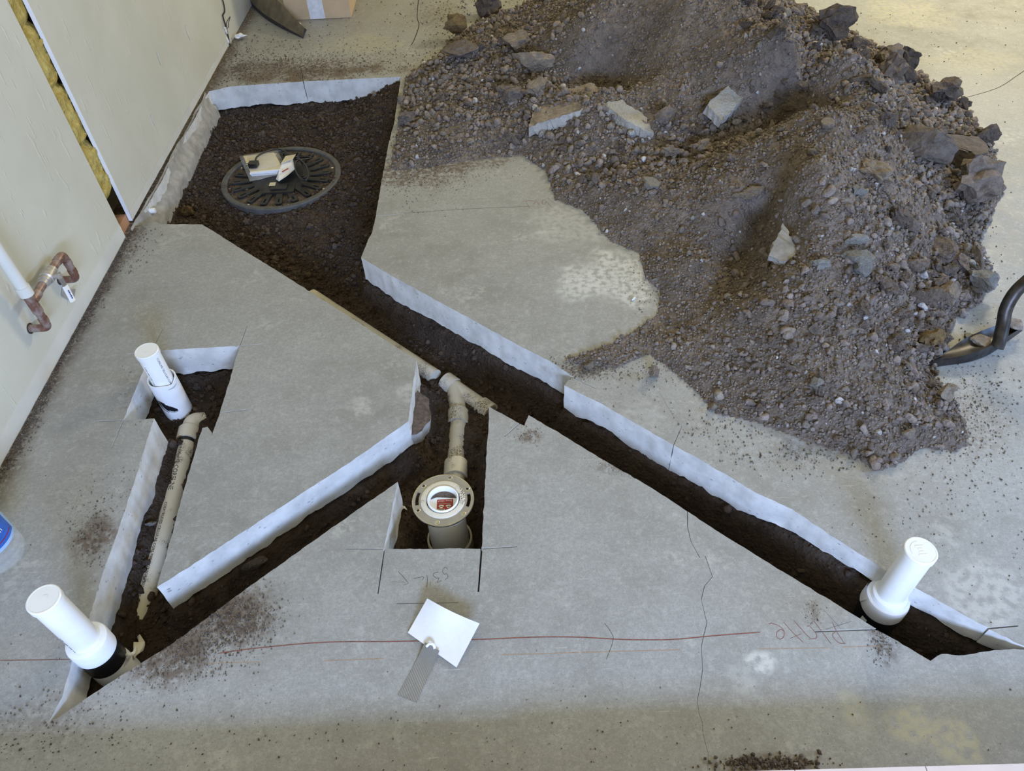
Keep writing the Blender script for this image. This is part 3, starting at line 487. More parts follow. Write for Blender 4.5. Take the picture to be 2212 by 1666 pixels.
# ------------------------------------------------------------------ pieces one can point at on the pile
NR = [('concrete_chunk', 'angular', 1120, 105, .13, 'stone', 'yellowish concrete chunk perched above the flat tan stone, left part of pile', 'rubble', (1, .75, .6), .4, .3),
  ('tan_stone', 'angular', 1155, 155, .165, 'stone', 'broad tan stone just below the yellowish chunk on the left of the pile', 'stone', (1, .6, .6), -.15, .3),
  ('tan_wedge', 'angular', 1165, 202, .12, 'stone', 'tan wedge shaped stone leaning below the broad tan stone', 'stone', (1, .5, .6), .7, .3),
  ('grey_chunk', 'angular', 1103, 214, .09, 'greyrock', 'grey brown angular stone left of the tan wedge', 'stone', (1, .85, .7), .3, .3),
  ('triangular_stone', 'angular', 1435, 266, .10, 'greyrock', 'triangular brown stone at the right end of the broken slab pieces', 'stone', (1, .8, .7), .5, .3),
  ('cobble', 'clod', 1450, 341, .075, 'stone', 'rounded tan cobble left of its twin at the rim of the dark hollow', 'stone', (1, .9, .7), .2, .3),
  ('cobble', 'clod', 1512, 332, .08, 'stone', 'rounded tan cobble right of its twin at the rim of the dark hollow', 'stone', (1, .8, .7), .6, .3),
  ('oval_stone', 'clod', 1617, 428, .11, 'stone', 'oval brown stone lying in the middle of the front slope', 'stone', (1, .62, .5), .1, .4),
  ('rectangular_chip', 'slab', 1403, 405, .07, 'concrete', 'flat rectangular concrete chip on the left of the front slope', 'rubble', (.6, 1, .4), .4, .3),
  ('half_disc_stone', 'angular', 1772, 577, .07, 'concrete', 'pale half disc of concrete right of the triangular slab fragment', 'rubble', (1, .7, .5), 0, .3),
  ('concrete_lump', 'angular', 1853, 578, .115, 'concrete', 'large rough pale concrete lump on the right side of the pile', 'rubble', (.9, 1, .6), .2, .35),
  ('crescent_chip', 'slab', 1847, 527, .08, 'concrete', 'pale crescent chip just above the large rough concrete lump', 'rubble', (1, .45, .5), -.1, .3),
  ('hexagonal_chunk', 'angular', 1756, 840, .06, 'concrete', 'grey six sided concrete chunk near the front of the pile', 'rubble', (.85, 1, .7), .2, .25),
  ('boulder', 'angular', 2110, 622, .115, 'concrete', 'biggest pale rock, alone at the right edge of the pile', 'rock', (.9, 1, .8), .3, .2),
  ('brown_rock', 'angular', 2045, 655, .085, 'stone', 'brown rock left of the biggest pale rock', 'rock', (1, .95, .8), .5, .25),
  ('ridged_clod', 'angular', 1995, 345, .23, 'greyrock', 'largest flat grey clod with a ridge across, upper right of pile', 'clod', (.75, 1, .45), -.25, .35),
  ('grey_slab_clod', 'slab', 2062, 345, .16, 'greyrock', 'dark wedge shaped clod leaning right of the largest flat clod', 'clod', (.8, 1, .5), .5, .35),
  ('tread_clod', 'clod', 2090, 432, .19, 'clod', 'big round clod printed with boot tread at the right edge', 'clod', (1, .85, .7), .3, .25),
  ('striped_clod', 'clod', 2118, 318, .10, 'dark', 'small clod with striped tread print above the big round one', 'clod', (1, .6, .7), 0, .25),
  ('smooth_stone', 'clod', 1885, 385, .17, 'stone', 'long smooth tan stone half buried in the right of the pile', 'stone', (.55, 1, .45), .35, .45),
  ('flat_pebble', 'slab', 1785, 275, .06, 'stone', 'small flat pale stone on the crest of the pile', 'stone', (.8, 1, .4), .5, .3),
  ('crest_clod', 'clod', 1790, 88, .16, 'dark', 'large dark clod sticking up at the far crest of the pile', 'clod', (1, .85, .85), .3, .15),
  ('angular_rock', 'angular', 1908, 143, .13, 'greyrock', 'grey angular rock on the far right crest', 'rock', (1, .9, .9), .9, .2),
  ('round_clod', 'clod', 1920, 176, .12, 'clod', 'round brown clod in front of the grey angular rock', 'clod', (1, .95, .85), .2, .2),
  ('crumbly_clod', 'clod', 1953, 152, .095, 'dark', 'dark crumbly clod right of the grey angular rock', 'clod', (.8, 1, .9), .2, .15),
  ('dark_clod', 'clod', 2030, 225, .15, 'dark', 'big dark clod at the far right corner of the pile', 'clod', (1, .9, .85), .7, .2),
  ('shovel_clod', 'clod', 2008, 752, .10, 'ochre', 'dark ochre crumbly clod touching the shovel blade', 'clod', (1, .8, .75), .3, .25),
  ('brown_boulder', 'angular', 2038, 862, .095, 'stone', 'brown rough boulder at the lower right of the pile', 'rock', (1, .95, .8), .6, .25),
  ('tan_chunk', 'angular', 1962, 948, .055, 'stone', 'tan angular chunk with dark side at the front tip of the pile', 'stone', (1, .6, .7), .3, .25),
  ('lone_rock', 'angular', 1413, 815, .05, 'stone', 'brown rock lying alone on bare slab below the heap', 'rock', (.8, 1, .75), .2, .1),
  ('edge_stone', 'angular', 1271, 797, .04, 'stone', 'brown stone in the spilled dirt beside the sawn trench', 'stone', (1, .8, .7), .2, .15),
  ('left_slab_clod', 'angular', 992, 130, .20, 'greyrock', 'grey pointed slab of soil at the left end of the pile', 'clod', (.75, 1, .55), .9, .3),
  ('ochre_clod', 'angular', 990, 82, .13, 'ochre', 'tan ochre clod above the grey pointed slab', 'clod', (1, .8, .8), .3, .25),
  ('top_clod', 'clod', 1052, 38, .15, 'dark', 'dark clod at the top left of the pile with small orange stone', 'clod', (.9, .9, .9), .3, .2),
  ('buried_block', 'slab', 552, 1226, .075, 'dark', 'brown block lying in the slanting trench left of the closet flange', 'rubble', (1, .5, .55), .45, .2),
  ('ochre_rock', 'clod', 406, 466, .055, 'ochre', 'yellowish rock at the near edge of the sump pit beside the wall', 'rock', (1, .85, .8), .2, .2),
  ('plaster_chip', 'angular', 523, 86, .06, 'plaster', 'white plaster chip on the floor at the broken wall corner', 'plaster', (1, .9, .6), .2, .15),
  ('pale_chip', 'angular', 1416, 609, .03, 'concrete', 'small pale chip at the dirt edge with a dark shadow', 'rubble', (1, .6, .6), .2, .1),
  ('yellow_chip', 'angular', 1369, 648, .018, 'plaster', 'tiny yellowish chip alone on the pale scuffed slab', 'rubble', (1, .7, .6), .4, .1),
  ('white_pebble', 'angular', 329, 1137, .03, 'concrete', 'white pebble between the left trench edge and the printed pipe', 'stone', (1, .9, .8), .4, .3),
  ('metal_chip', 'slab', 2089, 728, .03, 'iron', 'dark grey triangular chip below the biggest pale rock', 'rubble', (1, .9, .3), .4, .1),
  ('quartz_chip', 'angular', 1680, 686, .028, 'concrete', 'bright bluish chip in the middle of the lower right slope', 'rubble', (1, .7, .6), .4, .2),
  ('white_flake', 'angular', 1851, 418, .045, 'concrete', 'bright white flake beside the long smooth tan stone', 'rubble', (1, .9, .5), .4, .2),
  ('edge_cobble', 'clod', 1680, 915, .026, 'stone', 'pinkish pale pebble at the front edge of the pile', 'stone', (1, .8, .8), .4, .2),
  ('wall_rock', 'clod', 878, 268, .07, 'greyrock', 'grey rock on the slab corner beside the sump pit', 'rock', (1, .8, .8), .4, .2),
  ('notch_clod', 'clod', 428, 842, .03, 'dark', 'round dark clod in the square notch right of the capped riser', 'clod', (.9, 1, .9), .1, .15)]
for (nm, kd, px, py, sz, mt, lb, ct, asp, rz, sk) in NR: rock_obj(nm, kd, px, py, sz * (1.45 if py < 480 else 1.12), mt, lb, ct, (asp[0], asp[1], asp[2] * 1.3), rz, sink=sk - .12 if sk > .2 else sk)
# slab fragments: real thick plates
def slab_frag(name, pts, base_px, thick, label, rx=0, ry=0, lift=.0, mat=('concrete', 'cut')):
    c = hit(*base_px); w = [P(*q, c[2])[:2] - c[:2] for q in pts]; mb = MB()
    pl = []
    for i in range(len(w)):
        a = w[i]; b = w[(i + 1) % len(w)]; m = max(1, int(np.linalg.norm(b - a) / .015))
        for k in range(m): q = a + (b - a) * k / m; pl.append(tuple(q + .0032 * rng.normal(size=2) * (k > 0)))
    n_ = len(pl); zt = thick / 2 + .003 * rng.normal(size=n_); lo = np.array([[x_ * 1.0, y_] for x_, y_ in pl]) * (1 + .05 * rng.normal(size=(n_, 1)))
    vs = [(x_, y_, z_) for (x_, y_), z_ in zip(pl, zt)] + [(x_, y_, -thick / 2 + .006 * rng.normal()) for x_, y_ in lo]
    mb.add(vs, [tuple(range(n_)), tuple(reversed(range(n_, 2 * n_)))], 0); mb.add(vs, [(i, n_ + i, n_ + (i + 1) % n_, (i + 1) % n_) for i in range(n_)], 1)
    o = mb.build(name, list(mat), label=label, category='rubble'); o.location = (c[0], c[1], c[2] + lift); o.rotation_euler = (rx, ry, 0); return o
slab_frag('slab_fragment', [(1142, 272), (1300, 256), (1310, 238), (1280, 200), (1190, 205), (1150, 240)], (1230, 250), .045, 'long dirt covered slab fragment with pale broken front edge on the pile', -.08, -.24, .014, ('dirtp', 'concrete'))
slab_frag('slab_fragment', [(1298, 250), (1350, 275), (1412, 290), (1395, 262), (1340, 238)], (1350, 264), .05, 'crumbling slab fragment right of the long dirt covered one', .12, .18, .012, ('concrete', 'concrete'))
slab_frag('slab_fragment', [(1522, 250), (1560, 268), (1622, 200), (1605, 185), (1570, 200)], (1570, 228), .045, 'pale grey oblong slab fragment in the big dark hollow', .25, .25, .02, ('concrete', 'concrete'))
slab_frag('slab_fragment', [(1655, 572), (1690, 588), (1719, 564), (1682, 514), (1672, 540)], (1688, 555), .03, 'pale triangular slab fragment standing out in the middle of the pile', .12, -.05, .035, ('foot', 'concrete'))
# clods that only their group tells apart
GROUPS = [('crest', 'clods along the far crest of the pile', 'dark soil clod along the far crest of the dirt pile', [(1600, 20), (1680, 45), (1780, 95), (1860, 120), (1900, 170), (1990, 210), (2080, 270)], 34, (.06, .14), 45, 'dark'),
  ('flank', 'clods on the right flank of the pile', 'brown soil clod on the right flank of the dirt pile', [(1950, 270), (2010, 300), (2060, 400), (2080, 480), (2060, 560), (2050, 620), (2000, 600), (1980, 500), (1900, 240)], 60, (.05, .13), 58, 'clod'),
  ('shovelside', 'clods between pile and shovel', 'brown clod in the coarse rubble beside the shovel', [(1900, 640), (1950, 690), (1990, 700), (2010, 650), (1950, 600), (1960, 760), (1900, 720)], 40, (.04, .095), 48, 'clod'),
  ('front', 'clods on the front slope of the pile', 'small clod on the near front slope of the dirt pile', [(1700, 640), (1750, 690), (1620, 700), (1650, 800), (1800, 850), (1900, 900), (1850, 960), (1700, 880), (1960, 930), (1780, 760)], 46, (.025, .058), 66, 'clod'),
  ('hollow', 'clods in the dark hollow of the pile', 'clod lying in the dark hollow that crosses the pile', [(1420, 320), (1500, 300), (1600, 290), (1680, 240), (1720, 180), (1560, 340), (1340, 340)], 36, (.035, .08), 38, 'clod'),
  ('left', 'clods at the left end of the pile', 'grey brown clod at the left end of the dirt pile', [(1000, 190), (1050, 150), (1040, 230), (1120, 270), (1210, 310), (1090, 100), (1300, 380), (970, 220)], 38, (.045, .10), 44, 'greyrock'),
  ('pit', 'clods in the sump pit', 'dark clod in the pit around the black sump lid', [(500, 250), (640, 265), (760, 260), (560, 290), (420, 330), (600, 520), (650, 560), (560, 510), (780, 360)], 36, (.03, .06), 42, 'dark'),
  ('trench', 'clods in the trench', 'dark clod on the bottom of the sawn trench', [(1000, 770), (930, 850), (940, 960), (1030, 980), (780, 1060), (1150, 880), (440, 860), (370, 930)], 24, (.016, .03), 22, 'dark')]
LM = [(1120, 105, 'the yellowish chunk'), (1155, 155, 'the broad tan stone'), (1103, 214, 'the grey brown angular stone'), (992, 130, 'the grey pointed slab'), (1052, 38, 'the dark top left clod'), (1230, 250, 'the long slab fragment'), (1350, 264, 'the crumbling slab fragment'), (1435, 266, 'the triangular brown stone'), (1570, 228, 'the pale oblong slab fragment'), (1512, 332, 'the tan cobbles'), (1690, 555, 'the pale triangular slab fragment'),
    (1785, 275, 'the flat crest pebble'), (1790, 88, 'the large crest clod'), (1920, 160, 'the grey angular rock'), (2030, 225, 'the dark corner clod'), (1995, 345, 'the largest flat clod'), (2090, 432, 'the tread printed clod'), (1885, 385, 'the long smooth stone'), (1853, 578, 'the rough concrete lump'), (2110, 622, 'the biggest pale rock'), (2045, 655, 'the brown rock'), (2008, 752, 'the ochre clod at the shovel'), (2038, 862, 'the brown boulder'), (1756, 840, 'the six sided chunk'),
    (1680, 686, 'the bright bluish chip'), (1962, 948, 'the front tip chunk'), (609, 386, 'the sump lid'), (406, 466, 'the yellowish pit rock'), (660, 210, 'the far pit edge'), (970, 900, 'the wye fitting'), (957, 1080, 'the closet flange'), (385, 880, 'the notch riser'), (1230, 830, 'the stepped trench corner'), (1847, 527, 'the crescent chip'), (1617, 428, 'the oval brown stone')]
found = []
for key, grp, lab, cs, n_, (s0, s1), spread, mt in GROUPS:
    for i in range(n_):
        c = cs[i % len(cs)]; sz = s0 + (s1 - s0) * rng.random() ** 2
        px, py = c[0] + rng.normal() * spread * .6, c[1] + rng.normal() * spread * .45; p = hit(px, py)
        ih = bool(evenodd(np.array([p[:2]]), [HOLE])[0])
        if (key in ('pit', 'trench')) != ih or (not ih and samp(mound, p[0], p[1]) < .003): continue
        if ih and samp(sd, p[0], p[1]) < sz * .6: continue
        if ih and (np.linalg.norm(p[:2] - P(609, 386, -.14)[:2]) < .34 or np.linalg.norm(p[:2] - P(957, 1080, 0)[:2]) < .10): continue
        if px < 0 or px > 2212 or py < 0: continue
        d = [math.hypot(px - a, py - b) for a, b, _ in LM]; k = int(np.argmin(d)); ux, uy = px - LM[k][0], py - LM[k][1]
        dr = ('to the right of' if ux > 0 else 'to the left of') if abs(ux) > abs(uy) else ('below' if uy > 0 else 'above')
        found.append((k, dr, d[k], key, grp, lab, sz, p, mt))
ORD = ['nearest', 'second', 'third', 'fourth', 'fifth', 'sixth', 'seventh', 'eighth', 'ninth', 'tenth', 'eleventh', 'twelfth', 'thirteenth', 'fourteenth', 'fifteenth', 'sixteenth', 'seventeenth', 'eighteenth', 'nineteenth', 'twentieth']
found.sort(key=lambda t_: t_[:3]); cnt = {}
for k, dr, _d, key, grp, lab, sz, p, mt in found:
    o_ = cnt.get((k, dr), 0); cnt[k, dr] = o_ + 1
    col_ = {'dark': 'dark brown', 'clod': 'brown', 'greyrock': 'grey brown'}[mt]; size_ = 'big' if sz > .075 else 'small' if sz < .04 else 'middling'
    rock_obj('soil_clod', 'clod' if rng.random() < .7 else 'angular', 0, 0, sz, mt, f'{size_} {col_} clod, {ORD[min(o_, 19)]} clod {dr} {LM[k][2]}', 'clod', (1, rng.uniform(.7, 1), rng.uniform(.65, .95)), rng.uniform(0, 6.28), (rng.normal() * .4, rng.normal() * .4), grp, .25, p)

# ------------------------------------------------------------------ wall on the left
WX = -1.597; YS0, YS1, YC = 2.655, 2.765, 4.60
wb = MB(); wb.box((WX - .016, -3.2, .0), (WX, YS0, 2.6)); wall = wb.build('wall_left', 'wallp', kind='structure', label='cream painted drywall with a slot cut open beside the copper pipes', category='wall')
wb = MB(); wb.box((WX - .014, YS1, .012), (WX - .0015, YC, 2.6)); wb.build('drywall_panel', 'wallp', wall, label='cream panel beyond the slot')
wb = MB(); wb.box((WX - .0155, YS1 - .0015, .010), (WX, YS1 - .0001, 2.6)); wb.build('cut_edge', 'paper', wall, label='white gypsum edge of the cut panel')
wb = MB(); wb.box((WX - .014, YC + .006, .0), (WX - .006, 9.5, 2.6)); wb.build('drywall_panel', 'wallp', wall)
def jag(y0, y1, z0, zt, amp, x, mat, nm, sd_=0, **pr):                       # patched plaster strip at the wall foot
    m = int((y1 - y0) / .02); ys = np.linspace(y0, y1, m); up = zt + amp * fbm(ys * 9 + sd_, ys * 0 + sd_, 3); dn = z0 + amp * .5 * np.abs(fbm(ys * 14 + sd_, ys * 0 + 3 + sd_, 3))
    vs = [(x, a, b) for a, b in zip(ys, up)] + [(x, a, b) for a, b in zip(ys, dn)]; fs_ = [(i, m + i, m + i + 1, i + 1) for i in range(m - 1)]
    vs += [(x - .0012, a, b) for a, b in zip(ys, up)]; fs_ += [(i, i + 1, 2 * m + i + 1, 2 * m + i) for i in range(m - 1)]
    return MB().add(vs, fs_).build(nm, mat, wall, **pr)
MAT['patch'] = plain('plaster_patch', (.61, .605, .56), .7, 0, .06, 6); MAT['patch2'] = plain('bare_plaster', (.50, .47, .43), .85, 0, .12, 12)
jag(.0, YS0, .004, .062, .008, WX + .0013, 'patch', 'plaster_strip', label='whiter plaster strip along the wall foot')
jag(YS1, 4.58, .013, .05, .02, WX + .0006, 'patch', 'plaster_strip', 5)
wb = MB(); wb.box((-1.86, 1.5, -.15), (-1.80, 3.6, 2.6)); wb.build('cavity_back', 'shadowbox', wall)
wb = MB(); wb.box((-1.80, 2.2, 0), (-1.79, 2.35, 2.6)); wb.build('stud', 'wood', wall)
wb = MB(); wb.box((WX - .10, 1.5, -.03), (WX - .016, 2.762, .045)); wb.build('sill_plate', 'wood', wall, label='orange brown pine sill plate in the slot')
# fiberglass batts bulging in the slot
def batt(z0, z1, y0, y1, x, lab, sd_):
    m, k = 60, 16; vs = []
    for i in range(m):
        u = i / (m - 1); z = z0 + (z1 - z0) * u; e = min(1, 6 * u, 6 * (1 - u)) ** .5
        for j in range(k):
            a = math.pi * j / (k - 1); nn = float(fbm(np.array(u * 9 + sd_), np.array(j * .5), 3)); yy = (y0 + y1) / 2 - math.cos(a) * (y1 - y0) / 2 * (.7 + .3 * e)
            vs.append((x - .055 + (math.sin(a) ** .6) * .05 * e + nn * .03, yy, z + nn * .03))
    fs_ = [(i * k + j, i * k + j + 1, (i + 1) * k + j + 1, (i + 1) * k + j) for i in range(m - 1) for j in range(k - 1)]
    return MB().add(vs, fs_).build('insulation_batt', 'wool', smooth=80, label=lab, category='insulation', group='yellow insulation in the wall slot')
batt(.14, .40, 2.62, 2.80, WX - .004, 'lowest bulge of yellow fiberglass insulation in the wall slot', 1)
batt(.375, .635, 2.62, 2.80, WX - .004, 'second bulge from below of yellow insulation in the wall slot', 7)
batt(.605, .85, 2.62, 2.80, WX - .004, 'third bulge from below of yellow insulation in the wall slot', 13)
batt(.815, 1.15, 2.62, 2.80, WX - .004, 'topmost visible yellow insulation bulge in the wall slot', 19)
# concrete footing exposed under the far panel
fb = MB(); m = 80; ys = np.linspace(2.70, 3.98, m); rows = []
for r, (dx, z) in enumerate(((0, .012), (.002, -.02), (.012, -.055), (.03, -.07), (.036, -.11), (.03, -.19))):
    rows.append([(-1.603 + .02 + dx + .022 * float(fbm(np.array(y_ * 8 + r * 3), np.array(r * .7), 4)), y_, z + .02 * float(fbm(np.array(y_ * 6 + 40), np.array(r * .5), 3)) * (r > 0)) for y_ in ys])
fb.add([p for r in rows for p in r], [(r * m + i, (r + 1) * m + i, (r + 1) * m + i + 1, r * m + i + 1) for r in range(5) for i in range(m - 1)])
fb.build('footing', 'foot', floor, smooth=60, label='rough concrete footing exposed below the wall')
st = MB(); a0 = W(315, 447, -1.585); st.tube([(-1.62, a0[1], -.03), (-1.555, a0[1] + .01, -.03)], .012, 14); st.build('pipe_stub', 'pvc', label='small white pipe stub poking from the footing under the wall', category='pipe')
# broken corner at the far end of the cream panel
cb = MB(); pts = smooth_path([W(470, -30, WX), W(482, 5, WX), W(485, 25, WX), W(481, 34, WX), W(487, 55, WX), W(491, 72, WX), W(497, 100, WX), W(499, 108, WX)], 3)
cb.tube([(WX + .001, p[1], max(p[2], .003)) for p in pts], .004, 6); cb.build('wall_crack', 'crack', wall, label='cracked plaster line at the broken corner')
cb = MB(); cb.tube(smooth_path([W(491, 62, WX + .01), W(489, 50, WX + .03), W(497, 36, WX + .05), W(494, 48, WX + .03), W(493, 60, WX + .01)], 4), .0022, 6); cb.build('wire_loop', 'iron', label='loop of grey wire sticking out of the broken wall corner', category='wire')
for i, (px, py, s_) in enumerate(((487, 64, .035), (492, 86, .03))):
    v, f = rock(900 + i, 2, 8, .15); p = W(px, py, WX); MB().add(v * [.25 * s_, .6 * s_, s_] + p, f.tolist()).build('torn_plaster', 'plaster', wall)
for (py, pz, ly, lz) in ((3.6, .35, .012, .06), (4.05, .3, .02, .07), (3.3, .2, .01, .05)):
    v, f = rock(int(py * 100), 2, 6, .2); MB().add(v * [.0012, ly, lz] + np.array([WX, py, pz]), f.tolist()).build('paint_scar', 'patch', wall)

# ------------------------------------------------------------------ step with pale tiles at the near edge
e0 = P(1780, 1664, .1); e1 = P(2212, 1652, .1); du = (e1 - e0) / np.linalg.norm(e1 - e0); ang = math.atan2(du[1], du[0]); SM = Matrix.Translation(e0) @ Matrix.Rotation(ang, 4, 'Z')
sb = MB(); sb.box((-4, -4, -.1), (4, 0, -.008), SM); step = sb.build('floor_step', 'tile', kind='structure', label='tiled step edge at the bottom right of the picture', category='step')
for i in range(7):
    tb = MB(); x0 = -.60 + i * .27; tb.box((x0 + .001, -.30, -.01), (x0 + .269, .002, .0), SM); tb.build('tile', 'tile', step)

# ------------------------------------------------------------------ chalk, pencil and crack marks on the slab
def stroke(name, mat, px, w, **pr):
    MB().ribbon(smooth_path([P(*p) for p in px], 6) if len(px) > 2 else [P(*p) for p in px], w).build(name, mat, floor, **pr)
stroke('chalk_line', 'chalk', [(470, 1412), (560, 1400), (700, 1388), (860, 1386), (1030, 1382), (1150, 1377), (1250, 1377), (1350, 1382), (1450, 1382), (1540, 1374), (1642, 1366)], .0024, label='thin red chalk line across the slab')
stroke('chalk_line', 'chalk', [(0, 1427), (80, 1426), (158, 1425)], .0016)
for a, b in (((450, 1434), (560, 1430)), ((700, 1428), (830, 1423)), ((1080, 1415), (1250, 1410)), ((1255, 1410), (1470, 1404)), ((1640, 1402), (1790, 1400)), ((1820, 1398), (1905, 1396))): stroke('orange_chalk_line', 'orange', [a, b], .0016)
stroke('chalk_line', 'pencil', [(873, 461), (1000, 452), (1145, 446)], .0012)
Z1 = lambda L: [(840 + x / 10.05, 1170 + y / 10.05) for x, y in L]
for L in ([(200, 655), (300, 750), (430, 915)], [(330, 950), (430, 915)], [(545, 810), (640, 785), (740, 770), (755, 800), (720, 845)], [(828, 730), (840, 830), (830, 920), (812, 1005)], [(905, 870), (900, 960)], [(1075, 665), (985, 690), (960, 735), (1040, 800), (1090, 795), (1050, 890), (1150, 845)], [(1280, 610), (1220, 565), (1165, 640), (1215, 720), (1250, 695), (1285, 770), (1225, 830)], [(60, 880), (330, 885)], [(1000, 1025), (1055, 1030)]): stroke('pencil_mark', 'pencil', Z1(L), .0009)
stroke('pencil_line', 'pencil', [(856, 1305), (991, 1302)], .0016)
Z8 = lambda L: [(1640 + x / 8.508, 1300 + y / 8.508) for x, y in L]
for L in ([(175, 415), (230, 400), (350, 440), (430, 500), (460, 580), (440, 660), (380, 690), (320, 640), (330, 560), (400, 510), (440, 540)], [(450, 375), (600, 550), (815, 755)], [(565, 680), (770, 595)], [(635, 345), (850, 590), (935, 670)], [(1000, 350), (1150, 550), (1330, 790)], [(880, 460), (920, 450), (1000, 530), (1060, 620), (1030, 680), (910, 690)], [(1340, 370), (1430, 560), (1560, 760)], [(1590, 765), (1480, 765), (1380, 680), (1350, 600), (1400, 560)]): stroke('chalk_mark', 'chalk', Z8(L), .0012)
for L in ([(1220, 510), (1690, 365)], [(1200, 170), (1510, 500)]): stroke('pencil_mark', 'pencil', Z8(L), .0009)
Z3 = lambda L: [(1120 + x / 18.43, 400 + y / 18.43) for x, y in L]
for L in ([(160, 650), (420, 615), (640, 650), (660, 690), (600, 750)], [(300, 650), (450, 940)], [(670, 570), (840, 800)], [(1060, 580), (950, 640), (945, 710), (990, 770), (1060, 750), (1100, 650)], [(1110, 650), (1345, 900)], [(1160, 500), (1450, 740)]): stroke('chalk_mark', 'chalk', Z3(L), .0016)
stroke('pencil_mark', 'pencil', [(1306, 1347), (1320, 1366), (1324, 1385), (1310, 1425)], .001)
stroke('floor_crack', 'crack', [(905, -10), (901, 35), (905, 55), (895, 85), (888, 98)], .005, label='dark crack in the floor near the cardboard box')
stroke('floor_crack', 'crack', [(2230, 140), (2195, 165), (2150, 192), (2060, 218)], .0035)

# ------------------------------------------------------------------ capped risers
def riser(name, xy, zt, zc0, label, kind):
    x, y = xy; z0 = -.30; t = thing(name, (x, y, z0), label, 'pipe'); c = (x, y, 0); r = .036
    MB().lathe([(r, z0 if kind != 'C' else -.2), (r, zt - .004)], 48, c).build('pipe', 'pvc', t, smooth=40)
    cb = MB(); cb.lathe([(r + .0005, zt - .018), (r + .0028, zt - .018), (r + .0028, zt - .002), (r + .001, zt), (r * .96, zt + .0003), (r * .93, zt - .0004), (r * .91, zt - .0004), (r * .5, zt - .0004), (0.0002, zt - .0004)], 48, c)
    cap = cb.build('cap', 'pvc', t, smooth=40)
    if kind == 'C': MB().ribbon([(x - .008, y - .004), (x, y - .010), (x + .006, y - .002)], .0016, zt + .0004).build('cap_mark', 'foam', cap)
    elif kind == 'B':
        eb = MB()
        for k, (w_, o_) in enumerate(((.02, .012), (.012, .004), (.012, -.004), (.02, -.012))): eb.box((x - w_ / 2, y + o_ - .0012, zt - .0019), (x + w_ / 2, y + o_ + .0012, zt + .0006))
        for k in range(14): a = 1.6 + k * .14; eb.box((x + .024 * math.cos(a) - .001, y + .024 * math.sin(a) - .001, zt - .0019), (x + .024 * math.cos(a) + .001, y + .024 * math.sin(a) + .001, zt + .0006))
        eb.build('embossed_mark', 'pvc', cap)
    else: MB().ribbon([(x - .004, y + .008), (x + .006, y + .010), (x + .010, y + .002)], .002, zt + .0004).build('cap_mark', 'foam', cap)
    return t, c, r
A = P(93, 1294, .24)[:2]; B = P(1990, 1189, .17)[:2]; C_ = P(316, 757, .13)[:2]
tA, cA, r = riser('capped_riser', A, .24, .02, 'tall white capped riser pipe at the lower left trench end', 'A')
MB().lathe([(.037, -.04), (.047, -.04), (.0515, -.036), (.052, .012), (.050, .020), (.044, .024), (.0372, .025)], 48, cA).build('collar', 'foam', tA, smooth=35, label='white foam collar')
MB().lathe([(.046, -.10), (.0505, -.10), (.0505, -.034), (.046, -.034)], 48, cA).build('tape_band', 'tape', tA, smooth=35, label='black tape band')
MB().lathe([(.046, -.28), (.053, -.28), (.051, -.14), (.049, -.096), (.044, -.094)], 48, cA).build('sleeve', 'foam', tA, smooth=35)
fb = MB(); p0 = Vector((A[0] + .047, A[1] + .01, -.10)); q0 = P(293, 1395, -.15)
fb.tube(smooth_path([p0, p0 + Vector((.02, .004, .0)), Vector(q0)], 5), [.004, .005, .006, .005, .006, .005, .004, .004, .003, .003, .003], 8); fb.build('torn_strip', 'foam', tA, label='torn white strip hanging from the riser')
def scrap(name, pts, z, label, cat, mat='pvcl', parent=None, curl=.02):
    w = [P(*p, z) for p in pts]; mb = MB(); n_ = len(w); h = [z + curl * abs(math.sin(i * 1.7)) for i in range(n_)]
    vs = [(a[0], a[1], b) for a, b in zip(w, h)] + [(a[0], a[1], b - .003) for a, b in zip(w, h)]
    return mb.add(vs, [tuple(range(n_)), tuple(reversed(range(n_, 2 * n_)))] + [(i, n_ + i, n_ + (i + 1) % n_, (i + 1) % n_) for i in range(n_)]).build(name, mat, parent, label=label, category=cat)
scrap('torn_sleeve', [(296, 1375), (308, 1377), (314, 1388), (318, 1400), (312, 1408), (300, 1420), (294, 1427), (292, 1408), (294, 1393), (302, 1390)], -.15, 'torn cream scrap of pipe sleeve right of the tall riser', 'scrap')
tB, cB, r = riser('capped_riser', B, .17, 0, 'white capped riser pipe in the trench at the right', 'B')
MB().lathe([(.037, -.128), (.053, -.128), (.0565, -.115), (.0565, -.078), (.054, -.066), (.048, -.062), (.044, -.05), (.0372, -.046)], 48, cB).build('collar', 'foam', tB, smooth=35, label='white stepped collar')
MB().lathe([(.046, -.20), (.0555, -.20), (.0555, -.118), (.046, -.118)], 48, cB).build('tape_band', 'tape', tB, smooth=35, label='black tape band')
def shell(c, prof, a0, a1, n_=14):
    vs = []
    for rr, z in prof:
        for i in range(n_): a = a0(z) + (a1(z) - a0(z)) * i / (n_ - 1); vs.append((c[0] + rr * math.cos(a), c[1] + rr * math.sin(a), z))
    k = len(prof); return MB().add(vs, [(j * n_ + i, j * n_ + i + 1, (j + 1) * n_ + i + 1, (j + 1) * n_ + i) for j in range(k - 1) for i in range(n_ - 1)])
shell(cB, [(.0575, -.112), (.058, -.15), (.059, -.20)], lambda z: -.62 + (z + .118) * 5, lambda z: -.18).build('torn_flap', 'foam', tB, label='torn flap of white wrap')
shell(cB, [(.0575, -.062), (.059, -.085), (.060, -.11)], lambda z: 2.2, lambda z: 3.25 + (z + .06) * 6).build('torn_flap', 'foam', tB)
shell(cB, [(.057, -.135), (.064, -.17), (.075, -.205)], lambda z: 3.45, lambda z: 3.75 - (z + .15) * 2).build('torn_flap', 'foam', tB)
